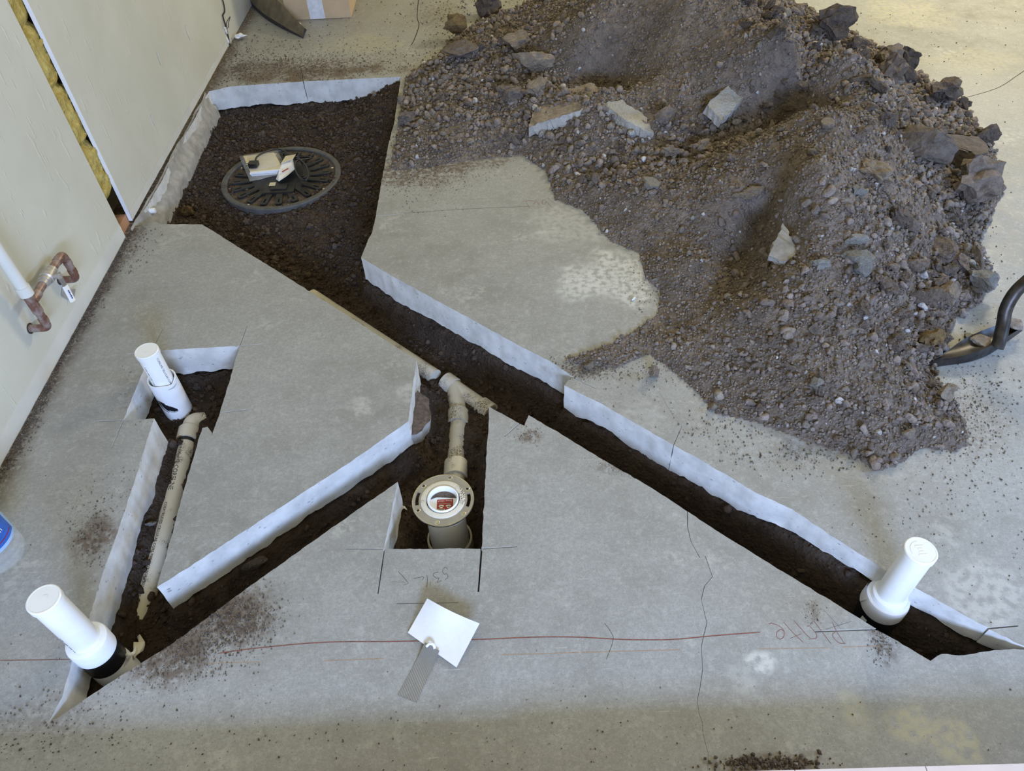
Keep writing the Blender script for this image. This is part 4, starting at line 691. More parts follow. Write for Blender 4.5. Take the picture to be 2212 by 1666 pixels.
tC, cC, r = riser('capped_riser', C_, .13, 0, 'white capped riser with torn white sleeve in the square notch', 'C')
NR_ = 91; prof = np.linspace(-.26, -.002, NR_); n_ = 200; vs = []; fs = []
for ring, (ro) in enumerate((.047, .0425)):
    for z in prof:
        for i in range(n_): a = 2 * math.pi * i / n_; vs.append((cC[0] + ro * math.cos(a), cC[1] + ro * math.sin(a), z + (.010 * math.cos(a - 2.6) ** 9 if z > -.02 else 0)))
def torn(z, a):                                                             # the rip in the front of the sleeve
    d = (a - math.radians(262) + math.pi) % (2 * math.pi) - math.pi; u = d / .70
    return abs(u) < 1 and abs(z + .105 + .020 * u) < .024 * (1 - u * u) ** .5 * (1.0 if u < 0 else .75)
for ring in (0, 1):
    o = ring * NR_ * n_
    for j in range(NR_ - 1):
        for i in range(n_):
            if torn((prof[j] + prof[j + 1]) / 2, 2 * math.pi * (i + .5) / n_): continue
            q = (o + j * n_ + i, o + j * n_ + (i + 1) % n_, o + (j + 1) * n_ + (i + 1) % n_, o + (j + 1) * n_ + i); fs.append(q if ring == 0 else q[::-1])
fs += [((NR_ - 1) * n_ + i, (NR_ - 1) * n_ + (i + 1) % n_, (2 * NR_ - 1) * n_ + (i + 1) % n_, (2 * NR_ - 1) * n_ + i) for i in range(n_)]
MB().add(vs, fs).build('sleeve', 'foam', tC, smooth=50, label='torn white foam sleeve')
MB().lathe([(.0365, -.2), (.0395, -.2), (.0395, -.08), (.0365, -.08)], 40, cC).build('tape_band', 'tape', tC, smooth=40, label='black tape showing through the tear')
def letters_v(c, rr, ang, z0, body, size, parent, mat='pencil'):
    def fn(x_, y_): a = ang + y_ / rr; return (c[0] + (rr + .0005) * math.cos(a), c[1] + (rr + .0005) * math.sin(a), z0 - x_)
    text_mesh(body, size, fn).build('lettering', mat, parent)
letters_v(cC, .036, math.radians(-28), .045, 'CORELINE CELLULAR CORE', .010, tC)
for c_, t_ in ((cA, tA), (cC, tC)):
    db = MB()
    for k in range(16): zz_ = cA[2] + .10 - k * .0075; db.box((-.0006, -.0003, 0), (.0006, .0003, .003 + .002 * (k % 3)), Matrix.Translation((c_[0] + .0363 * math.cos(4.35), c_[1] + .0363 * math.sin(4.35), zz_ - (.02 if c_ is cC else 0))))
    db.build('print_line', 'pencil', t_)

# ------------------------------------------------------------------ closet flange
FC = P(957, 1080, .0); fx, fy = FC[0], FC[1]; tf = thing('closet_flange', (fx, fy, -.3), 'steel ringed toilet flange on a white pipe in the square opening', 'flange')
def arcslot(r0, r1, a0, a1, n_=14): return [(fx + r1 * math.cos(a0 + (a1 - a0) * i / n_), fy + r1 * math.sin(a0 + (a1 - a0) * i / n_)) for i in range(n_ + 1)] + [(fx + r0 * math.cos(a1 - (a1 - a0) * i / n_), fy + r0 * math.sin(a1 - (a1 - a0) * i / n_)) for i in range(n_ + 1)]
loops = [circ(.089, 72, (fx, fy)), circ(.0655, 64, (fx, fy)), arcslot(.071, .081, -.38, .22), arcslot(.071, .081, 2.75, 3.35)]
HA = [1.33, 2.42, 3.58, 4.52, 5.58, .45]
for a in HA: loops.append(circ(.0042, 14, (fx + .0785 * math.cos(a), fy + .0785 * math.sin(a))))
rb = MB(); plate(rb, loops, -.003, .0015); ring = rb.build('metal_ring', 'steel', tf, label='galvanised steel ring with slots')
MB().lathe([(.0885, -.006), (.0905, -.005), (.091, -.001), (.0895, .0022), (.0875, .0018)], 72, (fx, fy, 0), closed=True).build('rolled_edge', 'chrome', tf, smooth=60)
for a in HA:
    p = (fx + .0785 * math.cos(a), fy + .0785 * math.sin(a), .0); MB().lathe([(.0042, -.001), (.0045, .0024), (.0064, .0022), (.0072, .0014)], 18, p, closed=True).build('hole_rim', 'chrome', ring, smooth=60)
for a in (4.52, 5.58):
    p = (fx + .0785 * math.cos(a), fy + .0785 * math.sin(a), 0); MB().lathe([(.0002, .0005), (.0042, .0005), (.0040, .003), (.0002, .0042)], 16, p).build('screw', 'chrome', tf, smooth=40)
MB().lathe([(.0655, -.006), (.0655, .003), (.064, .004), (.050, .004), (.0485, .002), (.0485, -.03), (.0655, -.03)], 64, (fx, fy, 0), closed=True).build('flange_hub', 'pvcl', tf, smooth=40)
MB().lathe([(.046, -.03), (.046, .0065), (.0445, .008), (.042, .008), (.041, .006), (.040, -.012), (.0002, -.012)], 64, (fx, fy, 0)).build('test_plug', 'pvc', tf, smooth=40, label='white knockout plug')
MB().lathe([(.059, -.26), (.059, -.2), (.057, -.03), (.0585, -.012), (.0585, -.004)], 64, (fx, fy, 0), cap=False).build('riser_pipe', 'pvc', tf, smooth=40)
MB().lathe([(.064, -.26), (.072, -.26), (.070, -.205), (.064, -.2)], 48, (fx, fy, 0), closed=True).build('pipe_hub', 'pvcl', tf, smooth=40)
def disc_cut(poly_fn): pass
SZ = -.0112
sq = [(-.020, -.030), (.020, -.030), (.020, .012), (-.020, .012)]
sx0, sy0 = fx + .005, fy - .002
MB().prism([(sx0 - x_, sy0 - y_) for x_, y_ in [(-.0235, -.011), (.0235, -.011), (.0235, .026), (.017, .0325), (-.017, .0325), (-.0235, .026)]], -.0119, SZ).build('sticker', 'red', tf, label='red printed sticker')
stk = bpy.data.objects['sticker']
flip = lambda x_, y_, z_=SZ + .0003: (sx0 - x_ * 1.2, sy0 - y_ * 1.12, z_)
# printed the other way up, as seen from the camera
text_mesh('Sioux Chief', .0072, lambda x_, y_: flip(x_, y_ - .0048)).build('lettering', 'stickw', stk)
for yy, w_ in ((.0025, .034), (.0046, .030)): MB().ribbon([flip(-w_ / 2, yy), flip(w_ / 2, yy)], .0007, SZ + .0003).build('print_line', 'stickw', stk)
for sx_ in (-.0085, .009):
    pb = MB(); pb.prism([flip(sx_ + .0068 * math.cos(a) , .0105 + .003 * math.sin(a))[:2] for a in np.linspace(0, 6.28, 14)[:-1]], SZ, SZ + .0003); pb.box(flip(sx_ - .0035, .011, SZ), flip(sx_ + .0035, .017, SZ + .0003)); pb.build('print_figure', 'stickw', stk)
pb = MB(); pb.box(flip(.0185, .0195, SZ), flip(.0005, .0275, SZ + .0002)); pb.build('barcode_patch', 'stickw', stk)
pb = MB()
for k in range(12): pb.box(flip(.0175 - k * .0013, .0205, SZ), flip(.0175 - k * .0013 - (.0004 + .0004 * (k % 3)), .0268, SZ + .0004))
pb.build('barcode', 'ink', stk)
text_mesh('UPC', .006, lambda x_, y_: flip(x_ - .008, y_ + .0245)).build('lettering', 'stickw', stk)
MB().prism([(fx + .0385 * math.cos(a), fy + .004 + .033 * math.sin(a)) for a in np.linspace(.25, 2.9, 16)] + [(fx - .020, fy + .018), (fx + .01, fy + .015), (fx + .022, fy + .013)], -.0119, -.0108).build('dirt_smear', 'mud', tf)

# ------------------------------------------------------------------ buried drain under the flange: wye, hubs, pipes
td = thing('drain_wye', (*P(1000, 850, -.2)[:2], -.25), 'soiled white wye fitting joining the flange drain to the trench pipe', 'pipe fitting')
zr = -.217
def tb(name, pts, r, mat='pvcd', parent=td, n_=28, **pr): return MB().tube(pts, r, n_).build(name, mat, parent, smooth=40, **pr)
w0 = P(962, 824, zr); w1 = P(1060, 893, zr - .01); hubA = P(985, 840, zr)
dv = (w1 - w0) / np.linalg.norm(w1 - w0)
tb('wye_body', [w0 + dv * .03, w1], .031)
tb('hub', [w0, w0 + dv * .045], .038); tb('hub', [w1 - dv * .05, w1], .038)
j0 = w0 + dv * .05; j1 = P(990, 893, zr); tb('wye_branch', [j0, j0 * .3 + j1 * .7, j1], .031)
l1 = P(989, 916, zr); l2 = P(985, 1000, zr - .005); l3 = P(984, 1032, zr - .005); l4 = np.array([fx, fy + .02, zr - .01])
tb('hub', [j1 + (j1 - l1) * .1, l1 + (l1 - j1) * .05], .038); tb('branch_pipe', [l1, l2], .030); tb('hub', [l2, l3], .040, mat='pvcl'); tb('closet_elbow', [l3, l4], .032)
tpipe = MB().tube([P(674, 640, -.200), P(940, 815, -.204)], .031, 28).build('drain_pipe', 'pvcd', smooth=40, label='soiled white drain pipe running along the trench under the slab edge', category='pipe')
# printed pipe in the left trench with its elbow
zl = -.176; q0 = P(404, 953, zl); q1 = P(366, 1110, zl - .004); q2 = P(322, 1270, zl - .012); q3 = P(284, 1385, zl - .045)
tl = thing('printed_pipe', tuple(q2), 'cream drain pipe with black lettering half buried in the left trench', 'pipe')
MB().tube([q0, q1, q2, q3], .030, 32).build('pipe', 'pvcl', tl, smooth=40)
eb = fillet([q0 + (q0 - q1) / np.linalg.norm(q0 - q1) * .005, q0 + np.array([.0, .085, .004]), P(441, 908, zl - .012)], .07, 10)
MB().tube(eb, .031, 28).build('elbow', 'pvcl', tl, smooth=40)
dd = (q0 - q1) / np.linalg.norm(q0 - q1); MB().tube([q0 - dd * .002, q0 + dd * .05], .037, 32).build('hub', 'pvcl', tl, smooth=40, label='elbow hub')
MB().tube([q0 - dd * .016, q0 - dd * .002], .0305, 32).build('primer_ring', 'tape', tl, smooth=40, label='dark primer ring')
L_ = q1 - q0; Lq = q3 - q0; dl = Lq / np.linalg.norm(Lq); side = np.cross(dl, [0, 0, 1]); side /= np.linalg.norm(side); upv = np.cross(side, dl)
def pipe_text(body, size, s0, ang, mat='ink', space=1.0):
    pts = [q0, q1, q2, q3]; ls = [0]
    for a, b in zip(pts, pts[1:]): ls.append(ls[-1] + np.linalg.norm(b - a))
    def fn(x_, y_):
        s = s0 + x_; k = 0
        while k < 2 and s > ls[k + 1]: k += 1
        c = pts[k] + (pts[k + 1] - pts[k]) * (s - ls[k]) / (ls[k + 1] - ls[k]); a = ang + y_ / .030
        return c + (side * -math.sin(a) + upv * math.cos(a)) * .0308
    text_mesh(body, size, fn, space).build('lettering', mat, tl)
pipe_text('Made 8 Corned', .012, .055, -.05); pipe_text('2 CORELINE', .022, .165, -.05); pipe_text('COEXTRUDED CELLULAR CORE PIPE NOT FOR PRESSURE DWV DRAIN', .0125, .47, -.15)
# broken concrete ledge under the island tip
slab_frag('concrete_ledge', [(885, 930), (905, 880), (930, 895), (934, 930), (915, 960), (880, 975)], (905, 930), .06, 'rough broken concrete ledge under the tip of the slab near the wye', .1, .15, .05, ('mud', 'foot'))
scrap('pvc_scrap', [(866, 1091), (875, 1094), (880, 1102), (872, 1098), (867, 1102)], -.12, 'tiny cream scrap stuck beside the closet flange', 'scrap', curl=.0)

# ------------------------------------------------------------------ sump lid with leaflet, cord and plug
LZ = -.140; LC = P(609, 386, LZ); lx, ly = LC[0], LC[1]; LR = .292
ts = thing('sump_lid', (lx, ly, LZ - .03), 'round black sump basin lid with radial ribs in the pit', 'lid')
MB().lathe([(LR - .028, LZ - .03), (LR - .003, LZ - .03), (LR, LZ - .022), (LR, LZ + .010), (LR - .004, LZ + .014), (LR - .024, LZ + .014), (LR - .028, LZ + .010)], 96, (lx, ly, 0), closed=True).build('rim', 'rim', ts, smooth=40, label='grey rubber rim')
lb = MB(); lb.lathe([(LR - .026, LZ - .012), (LR - .026, LZ - .003), (.0002, LZ - .003)], 96, (lx, ly, 0)); lb.build('plate', 'black', ts, smooth=30)
dl_ = MB(); dl_.lathe([(LR - .028, LZ - .004), (LR - .028, LZ + .001), (LR - .08, LZ + .0), (.143, LZ - .001), (.14, LZ - .004)], 96, (lx, ly, 0), closed=True); dl_.build('dust_ring', 'mud', ts, smooth=50, label='brown dirt caught inside the rim')
MB().lathe([(.145, LZ - .004), (.142, LZ + .010), (.125, LZ + .014), (.0002, LZ + .014)], 64, (lx, ly, 0)).build('hub', 'black', ts, smooth=35)
for k in range(20):
    a = 2 * math.pi * k / 20 + .12; Mx = Matrix.Translation((lx, ly, LZ)) @ Matrix.Rotation(a, 4, 'Z')
    loops = [[(.13, -.014), (.235, -.017), (.243, -.012), (.245, 0), (.243, .012), (.235, .017), (.13, .014)], [(.20, -.004), (.228, -.004), (.232, 0), (.228, .004), (.20, .004)]]
    rb = MB(); plate(rb, loops, -.004, .011); rb.v = [tuple(Mx @ Vector(v)) for v in rb.v]; rb.build('rib', 'black', ts)
for k in range(8):
    a = 2 * math.pi * k / 8 + .3; p = (lx + .252 * math.cos(a), ly + .252 * math.sin(a), 0); MB().lathe([(.0002, LZ - .002), (.008, LZ - .002), (.007, LZ + .004), (.0002, LZ + .006)], 12, p).build('screw', 'chrome', ts, smooth=40)
hx, hy = lx + .01, ly - .10; hb = MB(); hb.box((hx - .075, hy - .05, LZ), (hx + .075, hy + .05, LZ + .016)); hb.box((hx - .04, hy - .03, LZ + .016), (hx + .04, hy + .02, LZ + .022)); hb.build('hatch', 'black', ts, label='raised rectangular hatch')
hb = MB(); hb.box((hx - .05, hy + .0, LZ + .0222), (hx - .02, hy + .03, LZ + .023)); hb.build('hatch_label', 'manila', ts)
MB().lathe([(.0, LZ + .0145), (.06, LZ + .0145)], 40, (lx + .0, ly + .14, 0)).build('port', 'tape', ts) if False else None
zt = LZ + .02
bk = MB(); bp = [P(526, 338, zt + .02), P(592, 330, zt + .02), P(612, 366, zt + .02), P(541, 372, zt + .02)]
bk.prism([p[:2] for p in bp], zt - .004, zt + .022); book = bk.build('instruction_booklet', 'manila', label='thick cream instruction booklet in a clear bag on the sump lid', category='booklet')
pe = MB(); d1 = bp[2][:2] - bp[3][:2]
for k in range(5):
    z_ = zt - .003 + k * .0052; pe.prism([bp[3][:2] + [0, -.001 - .004 * k % 3], bp[2][:2] + [0, -.001], bp[2][:2] + [0, .002], bp[3][:2] + [0, .002]], z_, z_ + .0045)
pe.build('page_edges', 'paper', book, label='white page edges')
bg = MB(); g = [P(516, 336, zt), P(600, 325, zt), P(622, 372, zt), P(540, 392, zt)]; vs = []
for i in range(9):
    for j in range(9):
        u, v = i / 8, j / 8; p = (g[0] * (1 - u) + g[1] * u) * (1 - v) + (g[3] * (1 - u) + g[2] * u) * v; e = min(1, 5 * u, 5 * (1 - u), 5 * v, 5 * (1 - v)); vs.append((p[0], p[1], zt - .004 + .031 * e + .004 * rng.random()))
bg.add(vs, [(i * 9 + j, i * 9 + j + 1, (i + 1) * 9 + j + 1, (i + 1) * 9 + j) for i in range(8) for j in range(8)]); bg.build('bag', 'bag', book, smooth=80, label='clear plastic bag')
def leaf(name, pts, lab, mat, zz_, th=.002):
    w = [P(*p[:2], zz_) for p in pts]; vs = [(a[0], a[1], zz_ + p[2]) for a, p in zip(w, pts)]; n_ = len(vs); c = np.mean(vs, 0); vs2 = vs + [(x_, y_, z_ - th) for x_, y_, z_ in vs]
    return MB().add(vs2, [tuple(range(n_)), tuple(reversed(range(n_, 2 * n_)))] + [(i, n_ + i, n_ + (i + 1) % n_, (i + 1) % n_) for i in range(n_)]).build(name, mat, label=lab, category='leaflet')
lf = leaf('folded_leaflet', [(608, 366, .02), (618, 352, .03), (634, 349, .02), (640, 372, .02), (622, 392, .03), (604, 397, .015), (596, 387, .0), (604, 380, .02)], 'crumpled white folded leaflet right of the booklet on the sump lid', 'paper', zt)
lf2 = leaf('yellow_tag', [(610, 364, .028), (620, 348, .028), (642, 345, .03), (636, 356, .032), (622, 360, .03)], 'yellowish paper tag behind the white folded leaflet', 'manila', zt + .006)
MB().box((-.004, -.02, 0), (.004, .02, .001), Matrix.Translation(P(616, 368, zt + .03)) @ Matrix.Rotation(-.7, 4, 'Z')).build('red_print', 'red', lf)
cd = thing('power_cord', (lx + .08, ly + .02, LZ), 'coiled black power cord with plug lying on the sump lid', 'cord')
pts = [P(552, 347, zt + .035), P(556, 338, zt + .04), P(575, 327, zt + .03), P(600, 322, zt + .012), P(618, 330, zt + .012), P(622, 345, zt + .01), P(640, 340, zt + .02), P(662, 340, zt + .018)]
for k in range(3):
    cx_, cy_ = 646 + 3 * k, 360 + 4 * k
    for i in range(9): a = -1.2 + i * 2 * math.pi / 9; pts.append(P(cx_ + (9 + 2 * k) * math.cos(a) + 6 * math.sin(a), cy_ + 22 * math.sin(a), zt + .02 + .012 * k + .01 * math.cos(a)))
pts += [P(672, 342, zt + .01), P(660, 338, zt + .0), P(650, 336, zt - .01)]
MB().tube(smooth_path(pts, 5), .0042, 8).build('cable', 'tape', cd, smooth=60)
pl = MB(); pp_ = Vector(P(548, 355, zt + .036)); Mx = Matrix.Translation(pp_) @ Matrix.Rotation(-.1, 4, 'Z'); pl.prism([(-.022, -.018), (.016, -.022), (.022, -.016), (.022, .018), (-.022, .014)], -.012, .012, Mx); plug = pl.build('plug', 'tape', cd, label='square black plug')
for o_ in (-.008, .008): pb = MB(); pb.box((-.042, o_ - .002, -.001), (-.02, o_ + .002, .001), Mx); pb.build('prong', 'chrome', plug)
tie = MB(); tie.tube([P(618, 332, zt + .02), P(628, 340, zt + .02)], .012, 10); tie.build('strain_relief', 'black', cd, smooth=60)

# ------------------------------------------------------------------ copper pipes and valve on the wall
PX = WX + .062; YA = 1.892; YB = 2.150; ZS = .176; ZB = .288
tcp = thing('copper_pipes', (WX, YA, ZS), 'copper water pipes looping out of the cream wall with a lever valve', 'pipes'); R0 = .0135
def cp(name, pts, r=R0, mat='pipe', fil=.03): return MB().tube(fillet(pts, fil) if len(pts) > 2 else pts, r, 20).build(name, mat, tcp, smooth=50)
cp('stub_pipe', [(WX + .0004, YA, ZS), (PX, YA, ZS), (PX, YA, .27)], fil=.02)
cp('tee', [(PX, YA, .245), (PX, YA, .325)], .0165); cp('tee_branch', [(PX, YA, ZB), (PX, YA + .045, ZB)], .0165)
cp('branch_pipe', [(PX, YA + .03, ZB), (PX, YB, ZB), (PX, YB, ZS), (WX + .0004, YB, ZS)], fil=.022)
for p, d in (((PX, YB - .04, ZB), 'y'), ((PX, YB, ZB - .038), 'z'), ((PX, YB, ZS + .035), 'z'), ((PX, YA, ZS + .035), 'z')):
    q = Vector(p); a = Vector((0, .008, 0)) if d == 'y' else Vector((0, 0, .008)); cp('solder_joint', [q - a, q + a], .0152)
YV = (YA + YB) / 2 + .0
vb = MB(); My = Matrix.Translation((PX, YV, ZB)) @ Matrix.Rotation(-math.pi / 2, 4, 'X')
vb.lathe([(.0165, -.042), (.0165, -.026), (.0195, -.026), (.0195, -.012), (.023, -.009), (.023, .009), (.0195, .012), (.0195, .026), (.0165, .026), (.0165, .042)], 24, M=My); valve = vb.build('ball_valve', 'brass', tcp, smooth=40, label='ball valve body')
MB().tube([(PX + .015, YV, ZB), (PX + .045, YV, ZB)], .008, 14).build('valve_stem', 'brass', valve, smooth=40)
MB().tube([(PX + .036, YV, ZB), (PX + .044, YV, ZB)], .012, 6).build('packing_nut', 'brass', valve)
hd = MB(); h0 = Vector((PX + .041, YV, ZB)); h1 = W(158, 651, PX + .055); h1 = Vector(h1); hv = (h1 - h0).normalized(); hw = Vector((0, 1, 0)); hw = (hw - hv * hw.dot(hv)).normalized(); hn = hv.cross(hw)
def lever(s0, s1, w_, th, nm, mat):
    m_ = MB(); a = h0 + hv * s0; b = h0 + hv * s1; m_.add([a + hw * w_ + hn * th, a - hw * w_ + hn * th, a - hw * w_ - hn * th, a + hw * w_ - hn * th, b + hw * w_ + hn * th, b - hw * w_ + hn * th, b - hw * w_ - hn * th, b + hw * w_ - hn * th], [(3, 2, 1, 0), (4, 5, 6, 7), (0, 1, 5, 4), (1, 2, 6, 5), (2, 3, 7, 6), (3, 0, 4, 7)]); return m_.build(nm, mat, valve)
HL = (h1 - h0).length; lever(-.012, HL * .5, .009, .002, 'lever', 'steel'); lever(HL * .38, HL, .010, .004, 'lever_grip', 'pvc')
for k in range(5): a = h0 + hv * (HL * (.58 + .07 * k)); m_ = MB(); s_ = -1 if hn.x < 0 else 1; m_.box((-.0045, -.0026, -.0004), (.0015 + .001 * (k % 2), .0026, .0004), Matrix.Translation(a + hn * s_ * .0043) @ Matrix((hw, hv, hn)).transposed().to_4x4()); m_.build('grip_print', 'blue', valve)
for yy in (YA, YB):
    eb = MB(); eb.tube([(WX - .001, yy, ZS), (WX + .0015, yy, ZS)], .0185, 20); eb.build('wall_hole', 'shadowbox', tcp)
tw = thing('insulated_pipe', (PX, YA, .32), 'pale green white pipe rising from the copper tee', 'pipe')
MB().tube([(PX, YA, .335), (PX, YA, 1.2)], .019, 24).build('pipe', 'patch', tw, smooth=40); MB().tube([(PX, YA, .318), (PX, YA, .352)], .022, 24).build('coupling', 'patch', tw, smooth=40)
cl = MB(); c0 = W(140, 632, WX); Mx = Matrix.Translation((WX + .002, c0[1], c0[2])) @ Matrix.Rotation(.5, 4, 'X'); cl.box((0, -.02, -.02), (.003, .02, .02), Mx); cl.box((0, -.02, -.022), (.022, .02, -.018), Mx); cl.box((0, -.02, .018), (.018, .012, .021), Mx); cl.build('wall_bracket', 'brass', label='small bent metal bracket on the wall behind the valve lever', category='bracket')

# ------------------------------------------------------------------ note taped to the floor
NP = [P(923, 1293), P(1036, 1347), P(986, 1442), P(881, 1367)]; nb = MB(); K = 14; vs = []
for i in range(K + 1):
    for j in range(K + 1):
        u, v = i / K, j / K; p = (NP[0] * (1 - u) + NP[1] * u) * (1 - v) + (NP[3] * (1 - u) + NP[2] * u) * v; hgt = .004 + .034 * (1 - v) ** 1.6 * (.75 + .25 * math.sin(u * 3.1)) + .004 * math.sin(u * 7) * (1 - v) + .004 * u
        q = P(*(lambda c: c)((0, 0)), 0) if False else p; s_ = (H - hgt) / H; vs.append((p[0] * s_, p[1] * s_ - .004 * math.sin(u * math.pi) * (1 - v), hgt))
m_ = len(vs); vs += [(x_, y_, z_ - .0008) for x_, y_, z_ in vs]; fs = []
for i in range(K):
    for j in range(K): q = (i * (K + 1) + j, i * (K + 1) + j + 1, (i + 1) * (K + 1) + j + 1, (i + 1) * (K + 1) + j); fs += [q[::-1], tuple(t_ + m_ for t_ in q)]
nb.add(vs, fs).build('paper_note', 'paper', smooth=60, label='blank square of white paper curling up from the floor', category='paper')
q_ = NT('duct_tape'); w_ = q_.n('ShaderNodeTexWave'); w_.inputs['Scale'].default_value = 60; q_.l(q_.map(rot=(0, 0, -.45)), w_.inputs[0]); q_.bump(w_.outputs['Fac'], .5, .002); MAT['duct'] = q_.fin(q_.mix(q_.noise(40, 3), (.22, .22, .215), (.30, .30, .30)), .4, .35)
TP = [P(919, 1392), P(950, 1410), P(900, 1518), P(859, 1501)]; vs = []; K = 12; zed = []
for i in range(K + 1):
    v = i / K
    for j in range(5):
        u = j / 4; p = (TP[0] * (1 - u) + TP[1] * u) * (1 - v) + (TP[3] * (1 - u) + TP[2] * u) * v; hgt = .0008 + .010 * max(0, 1 - v * 2.2) ** 2 + .0012 * rng.random() * (v < .45); vs.append((p[0], p[1], hgt))
m_ = len(vs); vs += [(a, b, c - .0007) for a, b, c in vs]; fs = [(i * 5 + j, (i + 1) * 5 + j, (i + 1) * 5 + j + 1, i * 5 + j + 1) for i in range(K) for j in range(4)]; fs += [tuple(t_ + m_ for t_ in f[::-1]) for f in fs]
MB().add(vs, fs).build('duct_tape_strip', 'duct', smooth=40, label='strip of grey duct tape below the white paper', category='tape')
MB().tube(smooth_path([P(921, 1397, .012), P(928, 1391, .016), P(936, 1393, .016), P(939, 1402, .012)], 4), .0035, 8).build('tape_fold', 'foam', bpy.data.objects['duct_tape_strip'], smooth=60)

# ------------------------------------------------------------------ shovel
tip = P(1984, 800, .004); tail = P(2208, 716, .02); ax = tail - tip; SL = np.linalg.norm(ax); ax /= SL; sd2 = np.array([-ax[1], ax[0], 0]); sd2 /= np.linalg.norm(sd2)
tsv = thing('shovel', tuple(tip), 'dark steel shovel lying on the floor at the right edge of the pile', 'shovel'); 
ST = [((1984, 800, .004), (1985, 800, .002), (1986, 799, .005)), ((2018, 779, .026), (2034, 790, .004), (2050, 755, .018)), ((2066, 771, .040), (2078, 784, .005), (2082, 733, .030)), ((2098, 763, .046), (2108, 777, .006), (2120, 715, .036)), ((2140, 747, .048), (2143, 762, .008), (2152, 703, .040)), ((2176, 727, .048), (2180, 735, .012), (2178, 694, .044)), ((2206, 708, .046), (2209, 714, .016), (2200, 690, .046))]
rails = [smooth_path([P(*st[k]) for st in ST], 4) for k in range(3)]; NU = len(rails[0]); NV = 15; vs = []
for i in range(NU):
    A_, B_, C2 = rails[0][i], rails[1][i], rails[2][i]; wide = np.linalg.norm(C2 - A_)
    M_ = (A_ + C2) / 2; M_[2] = .006
    for j in range(NV):
        t = j / (NV - 1)
        if t < .3: u = t / .3; q = B_ + (A_ - B_) * u
        else: u = (t - .3) / .7; q = A_ * (1 - u) ** 2 + M_ * 2 * u * (1 - u) + C2 * u * u
        vs.append((q[0], q[1], max(q[2], .0025)))
m_ = len(vs); vs += [(a, b, c - .0025) for a, b, c in vs]; fs = [(i * NV + j, (i + 1) * NV + j, (i + 1) * NV + j + 1, i * NV + j + 1) for i in range(NU - 1) for j in range(NV - 1)]; fs += [tuple(t_ + m_ for t_ in f[::-1]) for f in fs]
for i in range(NU - 1): fs += [(i * NV, m_ + i * NV, m_ + (i + 1) * NV, (i + 1) * NV), (i * NV + NV - 1, (i + 1) * NV + NV - 1, m_ + (i + 1) * NV + NV - 1, m_ + i * NV + NV - 1)]
MB().add(vs, fs).build('blade', 'iron', tsv, smooth=60, label='pointed dished blade')
s_pts = [P(2153, 752, .03), P(2159, 736, .048), P(2167, 700, .085), P(2173, 668, .125), P(2190, 636, .17), P(2215, 610, .205), P(2260, 575, .25), P(2340, 530, .30), P(2460, 470, .37)]
MB().tube(smooth_path(s_pts, 6), .0205, 20).build('socket', 'iron', tsv, smooth=60, label='bent steel socket and shaft')
for (px, py, z_, sx_, sy_, sd_) in ((2122, 738, .030, .034, .045, 77), (2196, 698, .046, .035, .045, 78)):
    v, f = rock(sd_, 3, 6, .08); c_ = P(px, py, z_); MB().add(v * [sx_, sy_, .012] + c_, f.tolist()).build('caked_dirt', 'dirtp', tsv, label='dried dirt caked in the blade')

# ------------------------------------------------------------------ water jug at the left edge
jc = P(0, 1201, 0); tj = thing('water_jug', tuple(jc), 'clear plastic water jug with blue label at the left edge', 'jug'); JR = .074
prof = [(.0002, .006), (.045, .003), (.062, .0), (.070, .006), (.0735, .018), (.0735, .03), (.0705, .034), (.0705, .040), (.074, .045), (.074, .055), (.071, .060), (.071, .066), (.074, .071), (.074, .24), (.06, .28), (.03, .31), (.018, .32), (.018, .335)]
nb = MB(); n_ = 64; vs = []
for k, (rr, z) in enumerate(prof):
    for i in range(n_):
        a = 2 * math.pi * i / n_; f_ = 1 - .035 * (abs(math.sin(a * 4)) ** 6) * (1 if .004 < z < .032 else 0); vs.append((jc[0] + rr * f_ * math.cos(a), jc[1] + rr * f_ * math.sin(a), z))
nb.add(vs, [(j * n_ + i, j * n_ + (i + 1) % n_, (j + 1) * n_ + (i + 1) % n_, (j + 1) * n_ + i) for j in range(len(prof) - 1) for i in range(n_)] + [tuple(reversed(range(n_)))]).build('jug_body', 'clear', tj, smooth=50)
MB().lathe([(.0195, .318), (.0195, .34), (.0002, .342)], 32, jc).build('cap', 'blue', tj, smooth=40)
def patch(r0, a0, a1, z0, z1, name, mat, parent, **pr):
    n2, k2 = 24, 8; vs = [(jc[0] + r0 * math.cos(a0 + (a1 - a0) * i / n2), jc[1] + r0 * math.sin(a0 + (a1 - a0) * i / n2), z0 + (z1 - z0) * j / k2) for j in range(k2 + 1) for i in range(n2 + 1)]
    return MB().add(vs, [(j * (n2 + 1) + i, j * (n2 + 1) + i + 1, (j + 1) * (n2 + 1) + i + 1, (j + 1) * (n2 + 1) + i) for j in range(k2) for i in range(n2)]).build(name, mat, parent, smooth=60, **pr)
MAT['labelb'] = plain('pale_blue_label', (.33, .50, .78), .35, 0, .1, 12); MAT['labeld'] = plain('blue_label', (.03, .12, .48), .35, 0, .25, 20)
lab = patch(.0748, -2.6, .75, .080, .20, 'label', 'labelb', tj, label='blue printed label'); patch(.0752, -2.4, .45, .092, .19, 'label_panel', 'labeld', lab)
def jfn(x_, y_): a = -.20 + x_ / .0755; return (jc[0] + .0757 * math.cos(a), jc[1] + .0757 * math.sin(a), .135 + y_)
text_mesh('esh', .022, jfn).build('lettering', 'paper', lab)
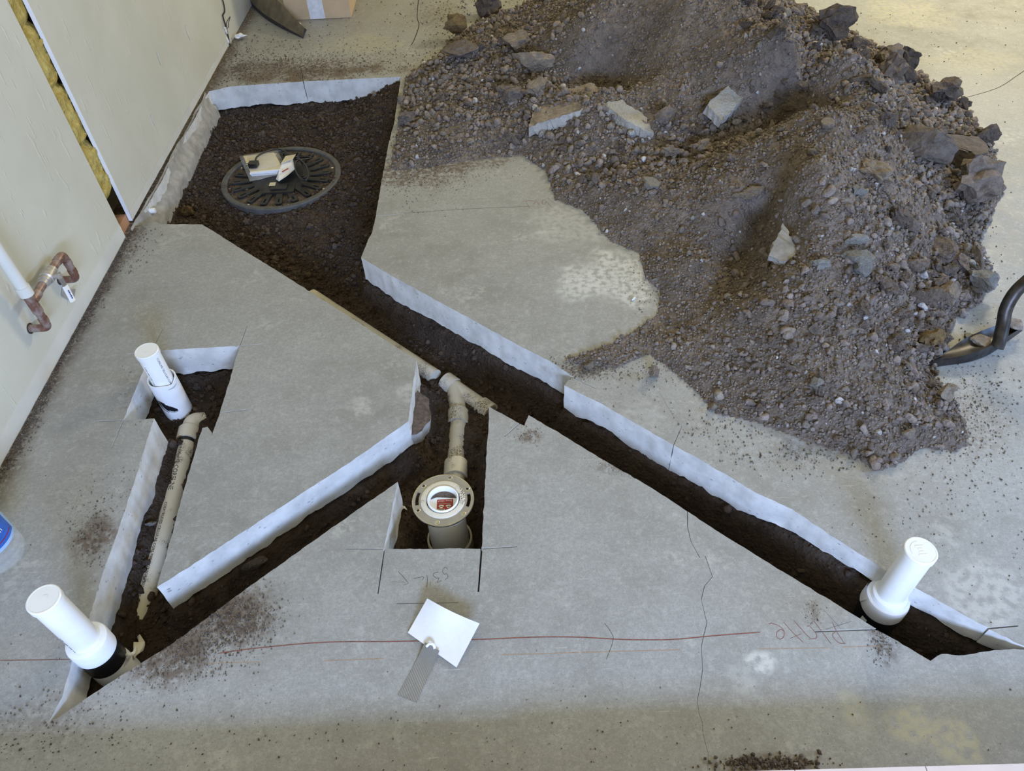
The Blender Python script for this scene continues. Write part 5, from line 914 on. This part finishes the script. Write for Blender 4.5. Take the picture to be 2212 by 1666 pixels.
MB().add([(jc[0] + .0757 * math.cos(a), jc[1] + .0757 * math.sin(a), z) for z in (.104, .107) for a in np.linspace(-.9, .3, 13)], [(i, i + 1, 14 + i, 13 + i) for i in range(12)]).build('label_stripe', 'red', lab)

# ------------------------------------------------------------------ cardboard box and plank at the top
bx0, bx1, by0, by1, bh = -1.31, -.905, 4.97, 5.45, .42; tbx = thing('cardboard_box', ((bx0 + bx1) / 2, by0, 0), 'brown cardboard box on the floor at the top of the picture', 'box')
cb = MB(); cb.box((bx0, by0, .002), (bx1, by1, bh)); cb.build('carton', 'card', tbx)
cb = MB(); tx0 = P(668, 40)[0] + .0; cb.box((-1.165, by0 - .0012, .004), (-1.07, by0 + .0001, .20)); cb.build('tape_strip', 'tapew', tbx, label='whitish paper tape')
cb = MB(); cb.box((bx0, by0 - .0012, bh * .5 - .003), (bx1, by0, bh * .5)); cb.build('flap_seam', 'manila', tbx)
pa = np.array([-1.165, 4.675, 0]); pb_ = np.array([-1.66, 5.40, 0]); pd = pb_ - pa; PLN = np.linalg.norm(pd); pd /= PLN; ps = np.array([pd[1], -pd[0], 0]); mb = MB(); vs = []
for s_ in np.linspace(0, 1, 12):
    c = pa + pd * PLN * s_ - ps * .05 * math.sin(s_ * math.pi); wd_ = .055 + .075 * min(1, s_ * 3); th = .012 + .022 * min(1, s_ * 3)
    lo = c; vs += [tuple(lo), tuple(lo + np.array([0, 0, th]) - ps * .004), tuple(lo + np.array([0, 0, th + wd_ * .8]) + ps * wd_ * .4), tuple(lo + np.array([0, 0, wd_ * .8]) + ps * (wd_ * .4 + .012))]
mb.add(vs, [(i * 4 + j, (i + 1) * 4 + j, (i + 1) * 4 + (j + 1) % 4, i * 4 + (j + 1) % 4) for i in range(11) for j in range(4)] + [(0, 1, 2, 3), (47, 46, 45, 44)])
mb.mi = [1 if k % 4 in (0,) else 0 for k in range(44)] + [1, 1]
pk = mb.build('plank', ['plank', 'plankd'], label='dark stained plank leaning in front of the cardboard box', category='plank')
kb = MB(); kc = pa + pd * .085 + ps * .030 + np.array([0, 0, .052]); v, f = rock(55, 2, 4, .02); kb.add(v * [.008, .022, .012] + kc, f.tolist()); kb.build('knot', 'manila', pk)
